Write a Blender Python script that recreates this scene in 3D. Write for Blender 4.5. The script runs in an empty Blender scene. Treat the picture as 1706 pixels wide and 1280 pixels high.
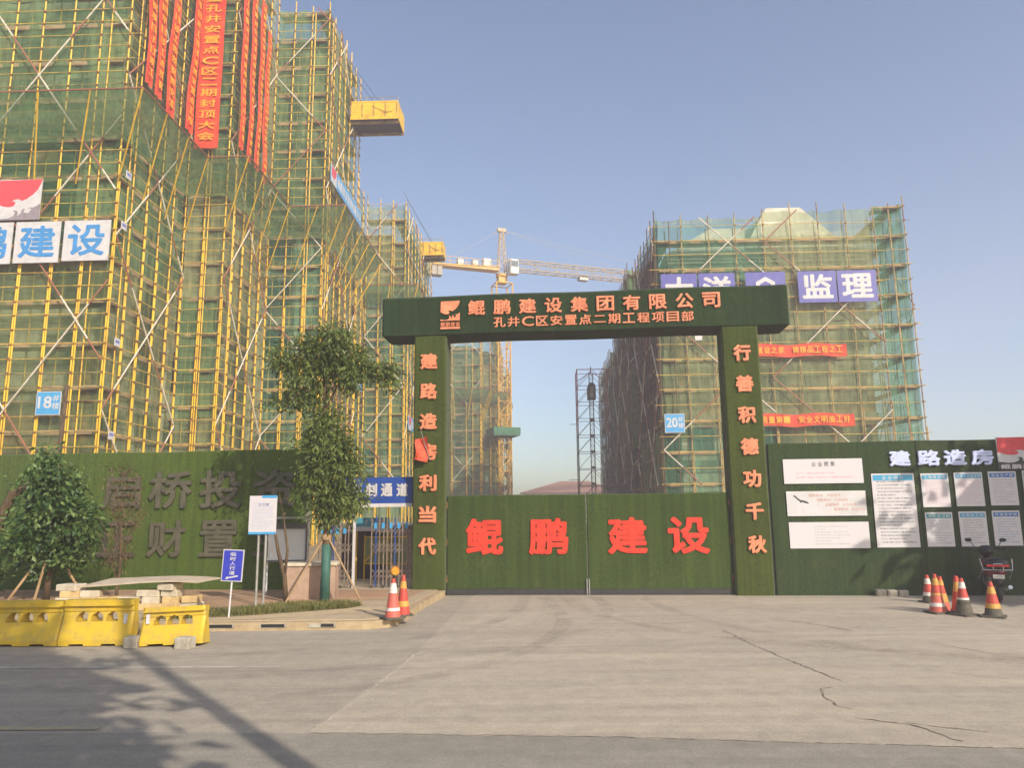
import bpy, bmesh, math, random
from mathutils import Vector, Matrix
import numpy as np
R = math.radians
random.seed(7)
SC = bpy.context.scene
COL = SC.collection

# ------------------------------------------------------------------ camera
th, rho = R(9.76), 0.01
cam_d = bpy.data.cameras.new('camera'); cam = bpy.data.objects.new('camera', cam_d); COL.objects.link(cam)
fw = Vector((0, math.cos(th), math.sin(th))); up0 = Vector((0, -math.sin(th), math.cos(th))); r0 = Vector((1, 0, 0))
rt = r0*math.cos(rho) - up0*math.sin(rho); up = up0*math.cos(rho) + r0*math.sin(rho)
M = Matrix((rt, up, -fw)).transposed().to_4x4(); M.translation = Vector((0, 0, 1.65))
cam.matrix_world = M
cam_d.sensor_fit = 'HORIZONTAL'; cam_d.sensor_width = 36.0; cam_d.lens = 36.0*1250/1706
cam_d.clip_start = 0.05; cam_d.clip_end = 3000
SC.camera = cam

# ------------------------------------------------------------------ sky, sun, exposure
SUN_EL = R(31); SUN_H = Vector((0.60, -0.80)).normalized()
w = bpy.data.worlds.new('World'); SC.world = w; w.use_nodes = True
nt = w.node_tree; nt.nodes.clear()
sky = nt.nodes.new('ShaderNodeTexSky'); sky.sky_type = 'NISHITA'; sky.sun_disc = False
sky.sun_elevation = SUN_EL; sky.sun_rotation = math.atan2(SUN_H.x, SUN_H.y)
sky.air_density = 1.0; sky.dust_density = 1.8; sky.ozone_density = 1.5; sky.altitude = 0
bg = nt.nodes.new('ShaderNodeBackground'); bg.inputs['Strength'].default_value = 0.136
wo = nt.nodes.new('ShaderNodeOutputWorld')
nt.links.new(sky.outputs[0], bg.inputs[0]); nt.links.new(bg.outputs[0], wo.inputs[0])
sd = bpy.data.lights.new('sun', 'SUN'); sd.energy = 3.6; sd.angle = R(0.5); sd.color = (1.0, 0.91, 0.80)
so = bpy.data.objects.new('sun', sd); COL.objects.link(so)
sv = Vector((SUN_H.x*math.cos(SUN_EL), SUN_H.y*math.cos(SUN_EL), math.sin(SUN_EL)))
so.rotation_euler = sv.to_track_quat('Z', 'Y').to_euler(); so.location = sv*60
SC.view_settings.view_transform = 'Standard'; SC.view_settings.look = 'None'
SC.view_settings.exposure = 0.48; SC.view_settings.gamma = 1.0
SC.render.engine = 'CYCLES'
SC.cycles.transparent_max_bounces = 24; SC.cycles.max_bounces = 6; SC.cycles.diffuse_bounces = 3
SC.cycles.volume_bounces = 1; SC.cycles.use_denoising = True
HAZE_DENSITY = 0.0034

# ------------------------------------------------------------------ materials
def S(r, g, b):
    f = lambda c: (c/255/12.92) if c/255 <= 0.04045 else ((c/255+0.055)/1.055)**2.4
    return (f(r), f(g), f(b))
MATS = {}
def new_mat(name):
    m = bpy.data.materials.new(name); m.use_nodes = True
    n = m.node_tree.nodes; b = n['Principled BSDF']
    return m, m.node_tree, n, b
def noise(nt_, scale, detail=4, rough=0.55, vec=None, dist=0.0):
    t = nt_.nodes.new('ShaderNodeTexNoise'); t.inputs['Scale'].default_value = scale
    t.inputs['Detail'].default_value = detail; t.inputs['Roughness'].default_value = rough; t.inputs['Distortion'].default_value = dist
    if vec is not None: nt_.links.new(vec, t.inputs['Vector'])
    return t
def ramp(nt_, fac, p0, c0, p1, c1):
    r = nt_.nodes.new('ShaderNodeValToRGB'); e = r.color_ramp.elements
    e[0].position = p0; e[0].color = (*c0, 1); e[1].position = p1; e[1].color = (*c1, 1)
    nt_.links.new(fac, r.inputs[0]); return r
def mixc(nt_, fac, a, b, mode='MIX'):
    m = nt_.nodes.new('ShaderNodeMix'); m.data_type = 'RGBA'; m.blend_type = mode
    for sock, v in ((m.inputs[0], fac), (m.inputs[6], a), (m.inputs[7], b)):
        if hasattr(v, 'is_linked'): nt_.links.new(v, sock)
        elif isinstance(v, (int, float)): sock.default_value = v
        else: sock.default_value = (*v, 1)
    return m.outputs[2]
def coords(nt_, kind='Object', scale=None):
    t = nt_.nodes.new('ShaderNodeTexCoord'); o = t.outputs[kind]
    if scale:
        mp = nt_.nodes.new('ShaderNodeMapping'); mp.inputs['Scale'].default_value = scale
        nt_.links.new(o, mp.inputs['Vector']); o = mp.outputs[0]
    return o
def bump(nt_, h, b, strength=0.3, dist=0.02):
    bn = nt_.nodes.new('ShaderNodeBump'); bn.inputs['Strength'].default_value = strength; bn.inputs['Distance'].default_value = dist
    nt_.links.new(h, bn.inputs['Height']); nt_.links.new(bn.outputs[0], b.inputs['Normal'])
def basic(name, c, rough=0.6, c2=None, scale=6.0, lo=0.35, hi=0.65, bmp=0.0, bscale=40.0, metal=0.0, spec=0.4, sc=None):
    """plain surface with a second tone mixed in by noise (dirt, wear, fading)"""
    if name in MATS: return MATS[name]
    m, t, n, b = new_mat(name); v = coords(t, 'Object', sc)
    if c2 is None: c2 = tuple(x*0.78 for x in c)
    nz = noise(t, scale, 6, 0.62, v); r = ramp(t, nz.outputs[0], lo, c, hi, c2)
    t.links.new(r.outputs[0], b.inputs['Base Color'])
    b.inputs['Roughness'].default_value = rough; b.inputs['Metallic'].default_value = metal; b.inputs['Specular IOR Level'].default_value = spec
    if bmp: bump(t, noise(t, bscale, 4, 0.6, v).outputs[0], b, bmp)
    MATS[name] = m; return m
def turf_mat(name, c, c2):
    m, t, n, b = new_mat(name); v = coords(t)
    big = noise(t, 0.9, 5, 0.6, v); fine = noise(t, 55, 3, 0.8, coords(t, 'Object', (1, 1, 0.45)))
    fine2 = noise(t, 160, 2, 0.8, coords(t, 'Object', (1, 1, 0.5)))
    a = ramp(t, big.outputs[0], 0.3, c, 0.72, c2)
    k = mixc(t, 1.0, a.outputs[0], ramp(t, fine.outputs[0], 0.28, (0.42, 0.42, 0.42), 0.72, (1.45, 1.45, 1.35)).outputs[0], 'MULTIPLY')
    st = noise(t, 1.0, 3, 0.5, coords(t, 'Object', (9, 9, 0.35)))          # rolls of turf laid upright
    k = mixc(t, 0.5, k, mixc(t, 1.0, k, ramp(t, st.outputs[0], 0.4, (0.7, 0.72, 0.7), 0.6, (1.2, 1.18, 1.1)).outputs[0], 'MULTIPLY'))
    sp = t.nodes.new('ShaderNodeSeparateXYZ'); t.links.new(v, sp.inputs[0])
    dv = t.nodes.new('ShaderNodeMath'); dv.operation = 'DIVIDE'; dv.inputs[1].default_value = 0.98; t.links.new(sp.outputs[0], dv.inputs[0])
    fl_ = t.nodes.new('ShaderNodeMath'); fl_.operation = 'FLOOR'; t.links.new(dv.outputs[0], fl_.inputs[0]); fr_ = t.nodes.new('ShaderNodeMath'); fr_.operation = 'FRACT'; t.links.new(dv.outputs[0], fr_.inputs[0])
    wn = t.nodes.new('ShaderNodeTexWhiteNoise'); wn.noise_dimensions = '1D'; t.links.new(fl_.outputs[0], wn.inputs['W'])
    k = mixc(t, 1.0, k, ramp(t, wn.outputs[0], 0.0, (0.92, 0.93, 0.94), 1.0, (1.08, 1.07, 1.02)).outputs[0], 'MULTIPLY')
    k = mixc(t, 1.0, k, ramp(t, fr_.outputs[0], 0.0, (0.72, 0.72, 0.72), 0.018, (1, 1, 1)).outputs[0], 'MULTIPLY')
    k = mixc(t, ramp(t, noise(t, 2.6, 6, 0.7, v).outputs[0], 0.58, (0, 0, 0), 0.78, (0.28, 0.28, 0.28)).outputs[0], k, S(128, 118, 78))
    t.links.new(k, b.inputs['Base Color']); b.inputs['Roughness'].default_value = 0.85; b.inputs['Specular IOR Level'].default_value = 0.15
    b.inputs['Sheen Weight'].default_value = 0.15
    bump(t, fine2.outputs[0], b, 0.9, 0.02)
    return m
def net_mat(name, c, c2, op0, op1, cell=(0.55, 0.55, 0.17)):
    m, t, n, b = new_mat(name); n.remove(b); out = n['Material Output']
    v = coords(t, 'Object', cell)
    sn = t.nodes.new('ShaderNodeVectorMath'); sn.operation = 'FLOOR'; t.links.new(v, sn.inputs[0])
    wn = t.nodes.new('ShaderNodeTexWhiteNoise'); t.links.new(sn.outputs[0], wn.inputs['Vector'])
    nz = noise(t, 0.5, 5, 0.65, coords(t, 'Object', (1, 1, 0.6))); fo = noise(t, 2.2, 4, 0.6, coords(t, 'Object', (2.2, 2.2, 0.25)))
    mx = t.nodes.new('ShaderNodeMath'); mx.operation = 'MULTIPLY_ADD'; mx.inputs[1].default_value = 0.45
    t.links.new(wn.outputs[0], mx.inputs[0])
    m2 = t.nodes.new('ShaderNodeMath'); m2.operation = 'MULTIPLY'; m2.inputs[1].default_value = 0.6
    t.links.new(nz.outputs[0], m2.inputs[0]); t.links.new(m2.outputs[0], mx.inputs[2])
    col = ramp(t, mx.outputs[0], 0.22, c, 0.72, c2)
    col2 = mixc(t, 1.0, col.outputs[0], ramp(t, fo.outputs[0], 0.35, (0.75, 0.78, 0.75), 0.65, (1.2, 1.18, 1.15)).outputs[0], 'MULTIPLY')
    di = n.new('ShaderNodeBsdfDiffuse'); tl = n.new('ShaderNodeBsdfTranslucent'); tr = n.new('ShaderNodeBsdfTransparent')
    t.links.new(col2, di.inputs[0]); t.links.new(col2, tl.inputs[0])
    tr.inputs[0].default_value = (0.93, 0.97, 0.94, 1)
    ms = n.new('ShaderNodeMixShader'); ms.inputs[0].default_value = 0.4; t.links.new(di.outputs[0], ms.inputs[1]); t.links.new(tl.outputs[0], ms.inputs[2])
    op = n.new('ShaderNodeMapRange'); op.inputs[3].default_value = op0; op.inputs[4].default_value = op1
    op.inputs[1].default_value = 0.25; op.inputs[2].default_value = 0.8
    t.links.new(mx.outputs[0], op.inputs[0])
    fin = n.new('ShaderNodeMixShader'); t.links.new(op.outputs[0], fin.inputs[0]); t.links.new(tr.outputs[0], fin.inputs[1]); t.links.new(ms.outputs[0], fin.inputs[2])
    t.links.new(fin.outputs[0], out.inputs[0])
    MATS[name] = m; return m
def wall_mat(name, c, brown, pale):
    m, t, n, b = new_mat(name); v = coords(t)
    sn = t.nodes.new('ShaderNodeVectorMath'); sn.operation = 'FLOOR'; t.links.new(coords(t, 'Object', (0.45, 0.45, 0.34)), sn.inputs[0])
    wn = t.nodes.new('ShaderNodeTexWhiteNoise'); t.links.new(sn.outputs[0], wn.inputs['Vector'])
    a = ramp(t, wn.outputs[0], 0.2, c, 0.9, pale)
    br = ramp(t, wn.outputs[0], 0.70, (0, 0, 0), 0.72, (1, 1, 1))
    k = mixc(t, br.outputs[0], a.outputs[0], brown)
    k = mixc(t, 1.0, k, ramp(t, noise(t, 1.3, 6, 0.65, coords(t, 'Object', (1, 1, 0.5))).outputs[0], 0.3, (0.6, 0.6, 0.6), 0.7, (1.15, 1.15, 1.15)).outputs[0], 'MULTIPLY')
    t.links.new(k, b.inputs['Base Color']); b.inputs['Roughness'].default_value = 0.9
    return m
def print_mat(name, base, ink, rows, x0, x1, y0, y1, strength=0.6):
    """white sheet with rows of small illegible print; Generated coordinates of the sheet (x, z)"""
    m, t, n, b = new_mat(name)
    g = coords(t, 'Generated'); sp = t.nodes.new('ShaderNodeSeparateXYZ'); t.links.new(g, sp.inputs[0])
    def mth(op, a, b_=None, c_=None):
        x = t.nodes.new('ShaderNodeMath'); x.operation = op
        for i, q in enumerate((a, b_, c_)):
            if q is None: continue
            if hasattr(q, 'is_linked'): t.links.new(q, x.inputs[i])
            else: x.inputs[i].default_value = q
        return x.outputs[0]
    rowf = mth('FRACT', mth('MULTIPLY', sp.outputs[2], rows))
    rowi = mth('FLOOR', mth('MULTIPLY', sp.outputs[2], rows))
    line = mth('MULTIPLY', mth('GREATER_THAN', rowf, 0.30), mth('LESS_THAN', rowf, 0.75))
    cmb = t.nodes.new('ShaderNodeCombineXYZ'); t.links.new(mth('MULTIPLY', sp.outputs[0], 60), cmb.inputs[0]); t.links.new(mth('MULTIPLY', rowi, 7.3), cmb.inputs[1])
    nz = noise(t, 1.0, 2, 0.5, cmb.outputs[0])
    wn = t.nodes.new('ShaderNodeTexWhiteNoise'); wn.noise_dimensions = '1D'; t.links.new(rowi, wn.inputs['W'])
    end = mth('SUBTRACT', x1, mth('MULTIPLY', mth('POWER', wn.outputs[0], 6.0), 0.5))
    area = mth('MULTIPLY', mth('MULTIPLY', mth('GREATER_THAN', sp.outputs[0], x0), mth('LESS_THAN', sp.outputs[0], end)),
               mth('MULTIPLY', mth('GREATER_THAN', sp.outputs[2], y0), mth('LESS_THAN', sp.outputs[2], y1)))
    fac = mth('MULTIPLY', mth('MULTIPLY', line, area), mth('MULTIPLY', ramp(t, nz.outputs[0], 0.35, (0, 0, 0), 0.6, (1, 1, 1)).outputs[0], strength))
    t.links.new(mixc(t, fac, base, ink), b.inputs['Base Color']); b.inputs['Roughness'].default_value = 0.35
    return m

M_TURF_GATE = turf_mat('turf_gate', S(62, 80, 33), S(72, 90, 38))
M_TURF_PILLAR = turf_mat('turf_pillar', S(66, 78, 26), S(76, 88, 32))
M_TURF_BEAM = turf_mat('turf_beam', S(36, 58, 30), S(44, 64, 30))  # darker: the view up under the fibres is put into the colour
M_TURF_LEFT = turf_mat('turf_left', S(74, 96, 26), S(86, 104, 34))
M_TURF_RIGHT = turf_mat('turf_right', S(50, 70, 40), S(60, 76, 38))
M_YELLOW = basic('scaffold_yellow', S(236, 190, 34), 0.5, S(188, 136, 40), 2.2, 0.45, 0.72, sc=(1, 1, 0.5))
M_RAIL = basic('scaffold_rail', S(222, 186, 78), 0.55, S(164, 124, 56), 1.6, 0.42, 0.66)
M_OLD = basic('scaffold_faded', S(185, 160, 96), 0.55, S(120, 96, 62), 1.5, 0.4, 0.62)
M_RUST = basic('rust', S(140, 100, 54), 0.8, S(104, 72, 42), 9)
M_BR_W = basic('brace_white', S(222, 214, 196), 0.55, S(190, 176, 150), 4)
M_BR_R = basic('brace_red', S(165, 96, 66), 0.6, S(140, 100, 74), 5)
M_DECK = basic('bamboo_deck', S(168, 148, 104), 0.9, S(124, 108, 76), 1.2, sc=(1, 1, 6))
M_NET = net_mat('net_green', S(114, 148, 88), S(180, 190, 140), 0.38, 0.58)
M_NET_D = net_mat('net_dense', S(64, 130, 80), S(142, 174, 120), 0.44, 0.66)
M_NET_T = net_mat('net_teal', S(58, 142, 104), S(120, 178, 140), 0.32, 0.56)
M_WALL = wall_mat('bare_concrete', S(176, 168, 140), S(168, 124, 80), S(206, 198, 168))
M_SLAB = basic('slab_concrete', S(170, 164, 140), 0.9, S(130, 126, 108), 1.5)
M_DARK = basic('window_void', S(34, 34, 30), 0.7, S(46, 44, 40), 2)
M_WFRAME = basic('window_frame', S(120, 116, 104), 0.6)
M_ROOF_PALE = basic('roof_pale', S(206, 198, 174), 0.85, S(180, 172, 148), 1.4)
M_RED = basic('letter_red', S(220, 66, 42), 0.4, S(196, 56, 38), 5)
M_SALMON = basic('letter_salmon', S(232, 148, 106), 0.5, S(206, 124, 86), 6)
M_LETGREY = basic('letter_grey', S(98, 93, 74), 0.75, S(78, 76, 58), 4, bmp=0.2)
M_LETPALE = basic('letter_pale_blue', S(206, 214, 240), 0.4, S(190, 200, 232), 4)
M_WHITE = basic('white_sheet', S(208, 204, 202), 0.4, S(192, 188, 184), 3)
M_BLUE = basic('sign_blue', S(34, 66, 140), 0.35, S(46, 80, 152), 2)
M_BLUE2 = basic('sign_sky_blue', S(64, 150, 204), 0.4, S(80, 160, 206), 3)
M_BLUE3 = basic('sign_royal_blue', S(50, 58, 168), 0.35, S(60, 70, 176), 3)
M_PURPLE = basic('sign_violet', S(78, 80, 152), 0.4, S(92, 92, 162), 2)
M_LETBLUE = basic('letter_blue', S(70, 146, 206), 0.4)
M_BANNER = basic('banner_red', S(196, 52, 32), 0.75, S(222, 86, 44), 1.8)
M_BANTXT = basic('banner_yellow', S(250, 176, 44), 0.6)
M_LOGORED = basic('logo_red', S(226, 78, 84), 0.4)
M_LOGOGREY = basic('logo_grey', S(150, 140, 142), 0.4)
M_BLACK = basic('black_rubber', S(34, 34, 34), 0.6, S(52, 50, 46), 8)
M_STEEL = basic('dull_steel', S(150, 146, 138), 0.4, S(112, 104, 94), 5, metal=0.6)
M_GALV = basic('galvanised', S(176, 176, 168), 0.45, S(146, 142, 130), 5, metal=0.4)
M_CONC = basic('pale_concrete', S(184, 176, 158), 0.9, S(150, 140, 122), 9, bmp=0.3)
M_CRANE = basic('crane_yellow', S(224, 176, 70), 0.5, S(200, 150, 60), 2)
M_CRANE_P = basic('crane_pale', S(186, 162, 122), 0.5, S(160, 138, 102), 2)
M_PLATY = basic('platform_yellow', S(228, 182, 36), 0.5, S(188, 140, 46), 1.4, 0.45, 0.75)
M_PLATD = basic('platform_plate', S(58, 54, 58), 0.8)
M_BARR = basic('barrier_yellow', S(204, 170, 46), 0.5, S(160, 140, 82), 7, 0.46, 0.8, bmp=0.2, bscale=9)
M_CRED = basic('cone_red', S(196, 66, 52), 0.55, S(166, 76, 62), 10)
M_CFADE = basic('cone_faded', S(206, 104, 88), 0.55, S(188, 92, 76), 16)
M_CWHITE = basic('cone_white', S(228, 218, 206), 0.45, S(196, 184, 170), 16)
M_CYEL = basic('cone_yellow', S(210, 160, 72), 0.5, S(182, 138, 66), 12)
M_CBASE = basic('cone_base', S(74, 74, 62), 0.8, S(100, 92, 78), 14)
M_BARK = basic('bark', S(112, 92, 66), 0.95, S(76, 62, 46), 14, bmp=0.6, bscale=30, sc=(1, 1, 0.3))
M_STAKE = basic('stake_wood', S(176, 146, 106), 0.9, S(140, 112, 80), 8, sc=(1, 1, 0.2))
M_WRAP = basic('green_wrap', S(44, 88, 78), 0.6, S(66, 104, 90), 6)
M_PAVER = basic('stone_paver', S(214, 186, 132), 0.9, S(186, 156, 108), 5, bmp=0.3)
M_PAVER2 = basic('stone_paver_pale', S(212, 200, 176), 0.9, S(182, 168, 142), 5, bmp=0.3)
M_SHEET = basic('plywood_sheet', S(206, 190, 166), 0.85, S(180, 160, 134), 4)
M_TILE = basic('planter_tile', S(178, 150, 128), 0.8, S(154, 128, 108), 3, bmp=0.1)

# ------------------------------------------------------------------ mesh helpers
class MB:
    def __init__(s): s.v = []; s.f = []; s.mi = []
    def add(s, vs, fs, m=0):
        k = len(s.v); s.v += [tuple(p) for p in vs]; s.f += [tuple(i+k for i in f) for f in fs]; s.mi += [m]*len(fs)
    def box(s, x0, x1, y0, y1, z0, z1, m=0, mat=None):
        vs = [(x0,y0,z0),(x1,y0,z0),(x1,y1,z0),(x0,y1,z0),(x0,y0,z1),(x1,y0,z1),(x1,y1,z1),(x0,y1,z1)]
        if mat is not None: vs = [mat @ Vector(p) for p in vs]
        s.add(vs, [(0,3,2,1),(4,5,6,7),(0,1,5,4),(1,2,6,5),(2,3,7,6),(3,0,4,7)], m); return s
    def bbox(s, x0, x1, y0, y1, z0, z1, b=0.01, m=0):
        """box with chamfered vertical and top edges"""
        def ring(d, z): return [(x0+d,y0,z),(x1-d,y0,z),(x1,y0+d,z),(x1,y1-d,z),(x1-d,y1,z),(x0+d,y1,z),(x0,y1-d,z),(x0,y0+d,z)]
        r1 = ring(b, z0); r2 = ring(b, z1-b); r3 = [(min(max(x, x0+b), x1-b), min(max(y, y0+b), y1-b), z1) for x, y, z in ring(b, z1)]
        k = r1+r2+r3; fs = []
        for j in (0, 8):
            for i in range(8): fs.append((j+i, j+(i+1)%8, j+8+(i+1)%8, j+8+i))
        fs.append(tuple(range(7, -1, -1))); fs.append(tuple(range(16, 24)))
        s.add(k, fs, m); return s
    def tube(s, p, q, r, n=6, m=0, r2=None, cap=True):
        p = Vector(p); q = Vector(q); d = q-p
        if d.length < 1e-6: return s
        d.normalize(); a = d.orthogonal().normalized(); b = d.cross(a); r2 = r if r2 is None else r2
        vs = []
        for c, rr in ((p, r), (q, r2)):
            for i in range(n):
                t = 2*math.pi*i/n; vs.append(c + a*(rr*math.cos(t)) + b*(rr*math.sin(t)))
        fs = [(i, (i+1) % n, n+(i+1) % n, n+i) for i in range(n)]
        if cap: fs += [tuple(range(n-1, -1, -1)), tuple(range(n, 2*n))]
        s.add(vs, fs, m); return s
    def path(s, pts, rs, n=7, m=0):
        pts = [Vector(p) for p in pts]; k = len(pts); vs = []
        for i, p in enumerate(pts):
            d = (pts[min(i+1, k-1)] - pts[max(i-1, 0)]).normalized()
            a = d.cross(Vector((0.31, 0.94, 0.05))).normalized(); b = d.cross(a)
            r = rs[i] if isinstance(rs, (list, tuple)) else rs
            for j in range(n):
                t = 2*math.pi*j/n; vs.append(p + a*(r*math.cos(t)) + b*(r*math.sin(t)))
        fs = [(i*n+j, i*n+(j+1) % n, (i+1)*n+(j+1) % n, (i+1)*n+j) for i in range(k-1) for j in range(n)]
        fs += [tuple(range(n-1, -1, -1)), tuple((k-1)*n+j for j in range(n))]
        s.add(vs, fs, m); return s
    def lathe(s, prof, n=20, c=(0, 0, 0), m=0, ms=None):
        vs = []
        for r, z in prof:
            for i in range(n):
                t = 2*math.pi*i/n; vs.append((c[0]+r*math.cos(t), c[1]+r*math.sin(t), c[2]+z))
        for k in range(len(prof)-1):
            s.add([], [], m)
        base = len(s.v); s.v += vs
        for k in range(len(prof)-1):
            for i in range(n):
                s.f.append((base+k*n+i, base+k*n+(i+1) % n, base+(k+1)*n+(i+1) % n, base+(k+1)*n+i)); s.mi.append(ms[k] if ms else m)
        s.f.append(tuple(base+(len(prof)-1)*n+i for i in range(n))); s.mi.append(ms[-1] if ms else m)
        s.f.append(tuple(base+i for i in range(n-1, -1, -1))); s.mi.append(ms[0] if ms else m)
        return s
    def ring(s, c, R_, r, axis='x', n=24, k=8, m=0):
        vs = []
        for i in range(n):
            t = 2*math.pi*i/n
            for j in range(k):
                u = 2*math.pi*j/k; d = R_ + r*math.cos(u); h = r*math.sin(u)
                p = {'x': (h, d*math.cos(t), d*math.sin(t)), 'y': (d*math.cos(t), h, d*math.sin(t)), 'z': (d*math.cos(t), d*math.sin(t), h)}[axis]
                vs.append((c[0]+p[0], c[1]+p[1], c[2]+p[2]))
        s.add(vs, [(i*k+j, i*k+(j+1) % k, ((i+1) % n)*k+(j+1) % k, ((i+1) % n)*k+j) for i in range(n) for j in range(k)], m); return s
    def plate(s, poly, y0, y1, m=0):
        """prism: outline poly [(x,z)] counter-clockwise seen from -y, between y0 (front) and y1"""
        n = len(poly)
        vs = [(x, y0, z) for x, z in poly] + [(x, y1, z) for x, z in poly]
        fs = [tuple(range(n)), tuple(range(2*n-1, n-1, -1))] + [(i, n+i, n+(i+1) % n, (i+1) % n) for i in range(n)]
        s.add(vs, fs, m); return s
    def slab(s, poly, z0, z1, m=0, ms=None):
        n = len(poly); vs = [(x, y, z0) for x, y in poly] + [(x, y, z1) for x, y in poly]
        s.add(vs, [tuple(range(n-1, -1, -1)), tuple(range(n, 2*n))], m)
        s.add(vs, [(i, (i+1) % n, n+(i+1) % n, n+i) for i in range(n)], m if ms is None else ms); return s
    def build(s, name, mats, parent=None, smooth=False):
        me = bpy.data.meshes.new(name); me.from_pydata(s.v, [], s.f)
        if not isinstance(mats, (list, tuple)): mats = [mats]
        for m in mats: me.materials.append(m)
        if len(mats) > 1: me.polygons.foreach_set('material_index', s.mi)
        bm = bmesh.new(); bm.from_mesh(me); bmesh.ops.recalc_face_normals(bm, faces=bm.faces); bm.to_mesh(me); bm.free()
        if smooth: me.polygons.foreach_set('use_smooth', [True]*len(me.polygons))
        me.update()
        o = bpy.data.objects.new(name, me); COL.objects.link(o)
        if parent is not None: o.parent = parent
        return o
def raw(name, me, mats, parent=None):
    for m in (mats if isinstance(mats, (list, tuple)) else [mats]): me.materials.append(m)
    o = bpy.data.objects.new(name, me); COL.objects.link(o)
    if parent is not None: o.parent = parent
    return o
def thing(name, label, cat, loc=(0, 0, 0), rz=0.0, group=None):
    o = bpy.data.objects.new(name, None); COL.objects.link(o); o.empty_display_size = 0.2
    o.location = loc; o.rotation_euler = (0, 0, rz); o['label'] = label; o['category'] = cat
    if group: o['group'] = group
    return o
def tag(o, label, cat, group=None):
    o['label'] = label; o['category'] = cat
    if group: o['group'] = group
    return o
def struct(o, kind='structure'): o['kind'] = kind; return o
def dup(o, parent=None, loc=None):
    c = o.copy(); COL.objects.link(c)
    if parent is not None: c.parent = parent
    if loc is not None: c.location = loc
    return c
def dup_tree(root, loc, rz, label, group=None):
    r = root.copy(); COL.objects.link(r); r.location = loc; r.rotation_euler = (0, 0, rz); r['label'] = label
    if group: r['group'] = group
    for ch in list(root.children):
        c = ch.copy(); COL.objects.link(c); c.parent = r
        for g in ch.children:
            d = g.copy(); COL.objects.link(d); d.parent = c
    return r
GA = R(5); GO = (1.54, 15.53)
def GF(s, t, z=0.0): return (GO[0] + s*math.cos(GA) + t*math.sin(GA), GO[1] - s*math.sin(GA) + t*math.cos(GA), z)
BA = R(2)
def BF(u, v, z=0.0): return (u*math.cos(BA) + v*math.sin(BA), -u*math.sin(BA) + v*math.cos(BA), z)

# ------------------------------------------------------------------ lettering
_gl = {}
def glyph(text, bold):
    key = (text, bold)
    if key in _gl: return _gl[key]
    cu = bpy.data.curves.new('lettering_curve', 'FONT'); cu.body = text; cu.size = 1.0; cu.offset = bold; cu.extrude = 0.5; cu.resolution_u = 3
    o = bpy.data.objects.new('lettering_curve', cu); COL.objects.link(o)
    dg = bpy.context.evaluated_depsgraph_get(); me = bpy.data.meshes.new_from_object(o.evaluated_get(dg))
    vs = np.array([v.co[:] for v in me.vertices]); fs = [tuple(p.vertices) for p in me.polygons]
    bpy.data.objects.remove(o); bpy.data.curves.remove(cu); bpy.data.meshes.remove(me)
    _gl[key] = (vs, fs); return vs, fs
def letters(mb, text, x0, x1, z0, z1, y, depth, bold=0.02, m=0, square=True):
    """one run of writing stretched into the rectangle x0..x1, z0..z1, its face at y and its back at y+depth;
    heavy strokes are built from copies set off by half a stroke, each a hair deeper than the last"""
    vs, fs = glyph(text, 0.0); a = vs.min(0); b = vs.max(0)
    sh = [(0, 0)]
    if bold > 0.012: k = bold*1.0*min(x1-x0, z1-z0); sh = [(k*math.cos(q*math.pi/6), k*math.sin(q*math.pi/6)) for q in range(12)]; x0 += k; x1 -= k; z0 += k; z1 -= k
    for i, (dx, dz) in enumerate(sh):
        p = np.empty_like(vs); yy = y + i*min(0.0009, depth*0.06)
        p[:, 0] = x0 + dx + (vs[:, 0]-a[0])/(b[0]-a[0])*(x1-x0); p[:, 2] = z0 + dz + (vs[:, 1]-a[1])/(b[1]-a[1])*(z1-z0)
        p[:, 1] = yy + (y + depth - yy)*(1 - (vs[:, 2]-a[2])/(b[2]-a[2]))
        mb.add(p.tolist(), fs, m)
def run_of(mb, text, x0, x1, z0, z1, y, depth, bold=0.02, gap=0.12, m=0):
    n = len(text); wch = (x1-x0)/(n - gap + 0.0) if n > 1 else (x1-x0)
    for i, ch in enumerate(text):
        if ch == ' ': continue
        zz0, zz1 = z0, z1
        if ch == '二': zz0, zz1 = z0+(z1-z0)*0.12, z1-(z1-z0)*0.15
        letters(mb, ch, x0+i*wch, x0+i*wch+wch*(1-gap), zz0, zz1, y, depth, bold, m)

def logo(mb, x0, x1, z0, z1, y, d, red, grey, white=None):
    """spread-winged bird between a red sky and a grey sea"""
    X = lambda p: (x0+p[0]*(x1-x0), z1-p[1]*(z1-z0))
    if white is not None: mb.box(x0, x1, y, y+d, z0, z1, white)
    rd = [(0.02,0.02),(0.0,0.56),(0.08,0.6),(0.2,0.66),(0.32,0.68),(0.42,0.66),(0.46,0.6),(0.45,0.55),(0.38,0.53),(0.43,0.5),(0.5,0.48),(0.55,0.5),(0.6,0.53),(0.7,0.48),(0.82,0.38),(0.92,0.25),(0.98,0.1),(1.0,0.0)]
    gr = [(0.0,0.93),(0.0,1.0),(1.0,1.0),(1.0,0.6),(0.93,0.66),(0.84,0.7),(0.74,0.7),(0.82,0.74),(0.76,0.84),(0.66,0.82),(0.68,0.72),(0.62,0.74),(0.6,0.84),(0.52,0.92),(0.54,0.82),(0.5,0.76),(0.42,0.76),(0.47,0.82),(0.44,0.9),(0.34,0.96),(0.2,0.97),(0.1,0.95)]
    mb.plate([X(p) for p in rd], y-0.004, y+d*0.5, red)
    mb.plate([X(p) for p in gr], y-0.004, y+d*0.5, grey)

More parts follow.
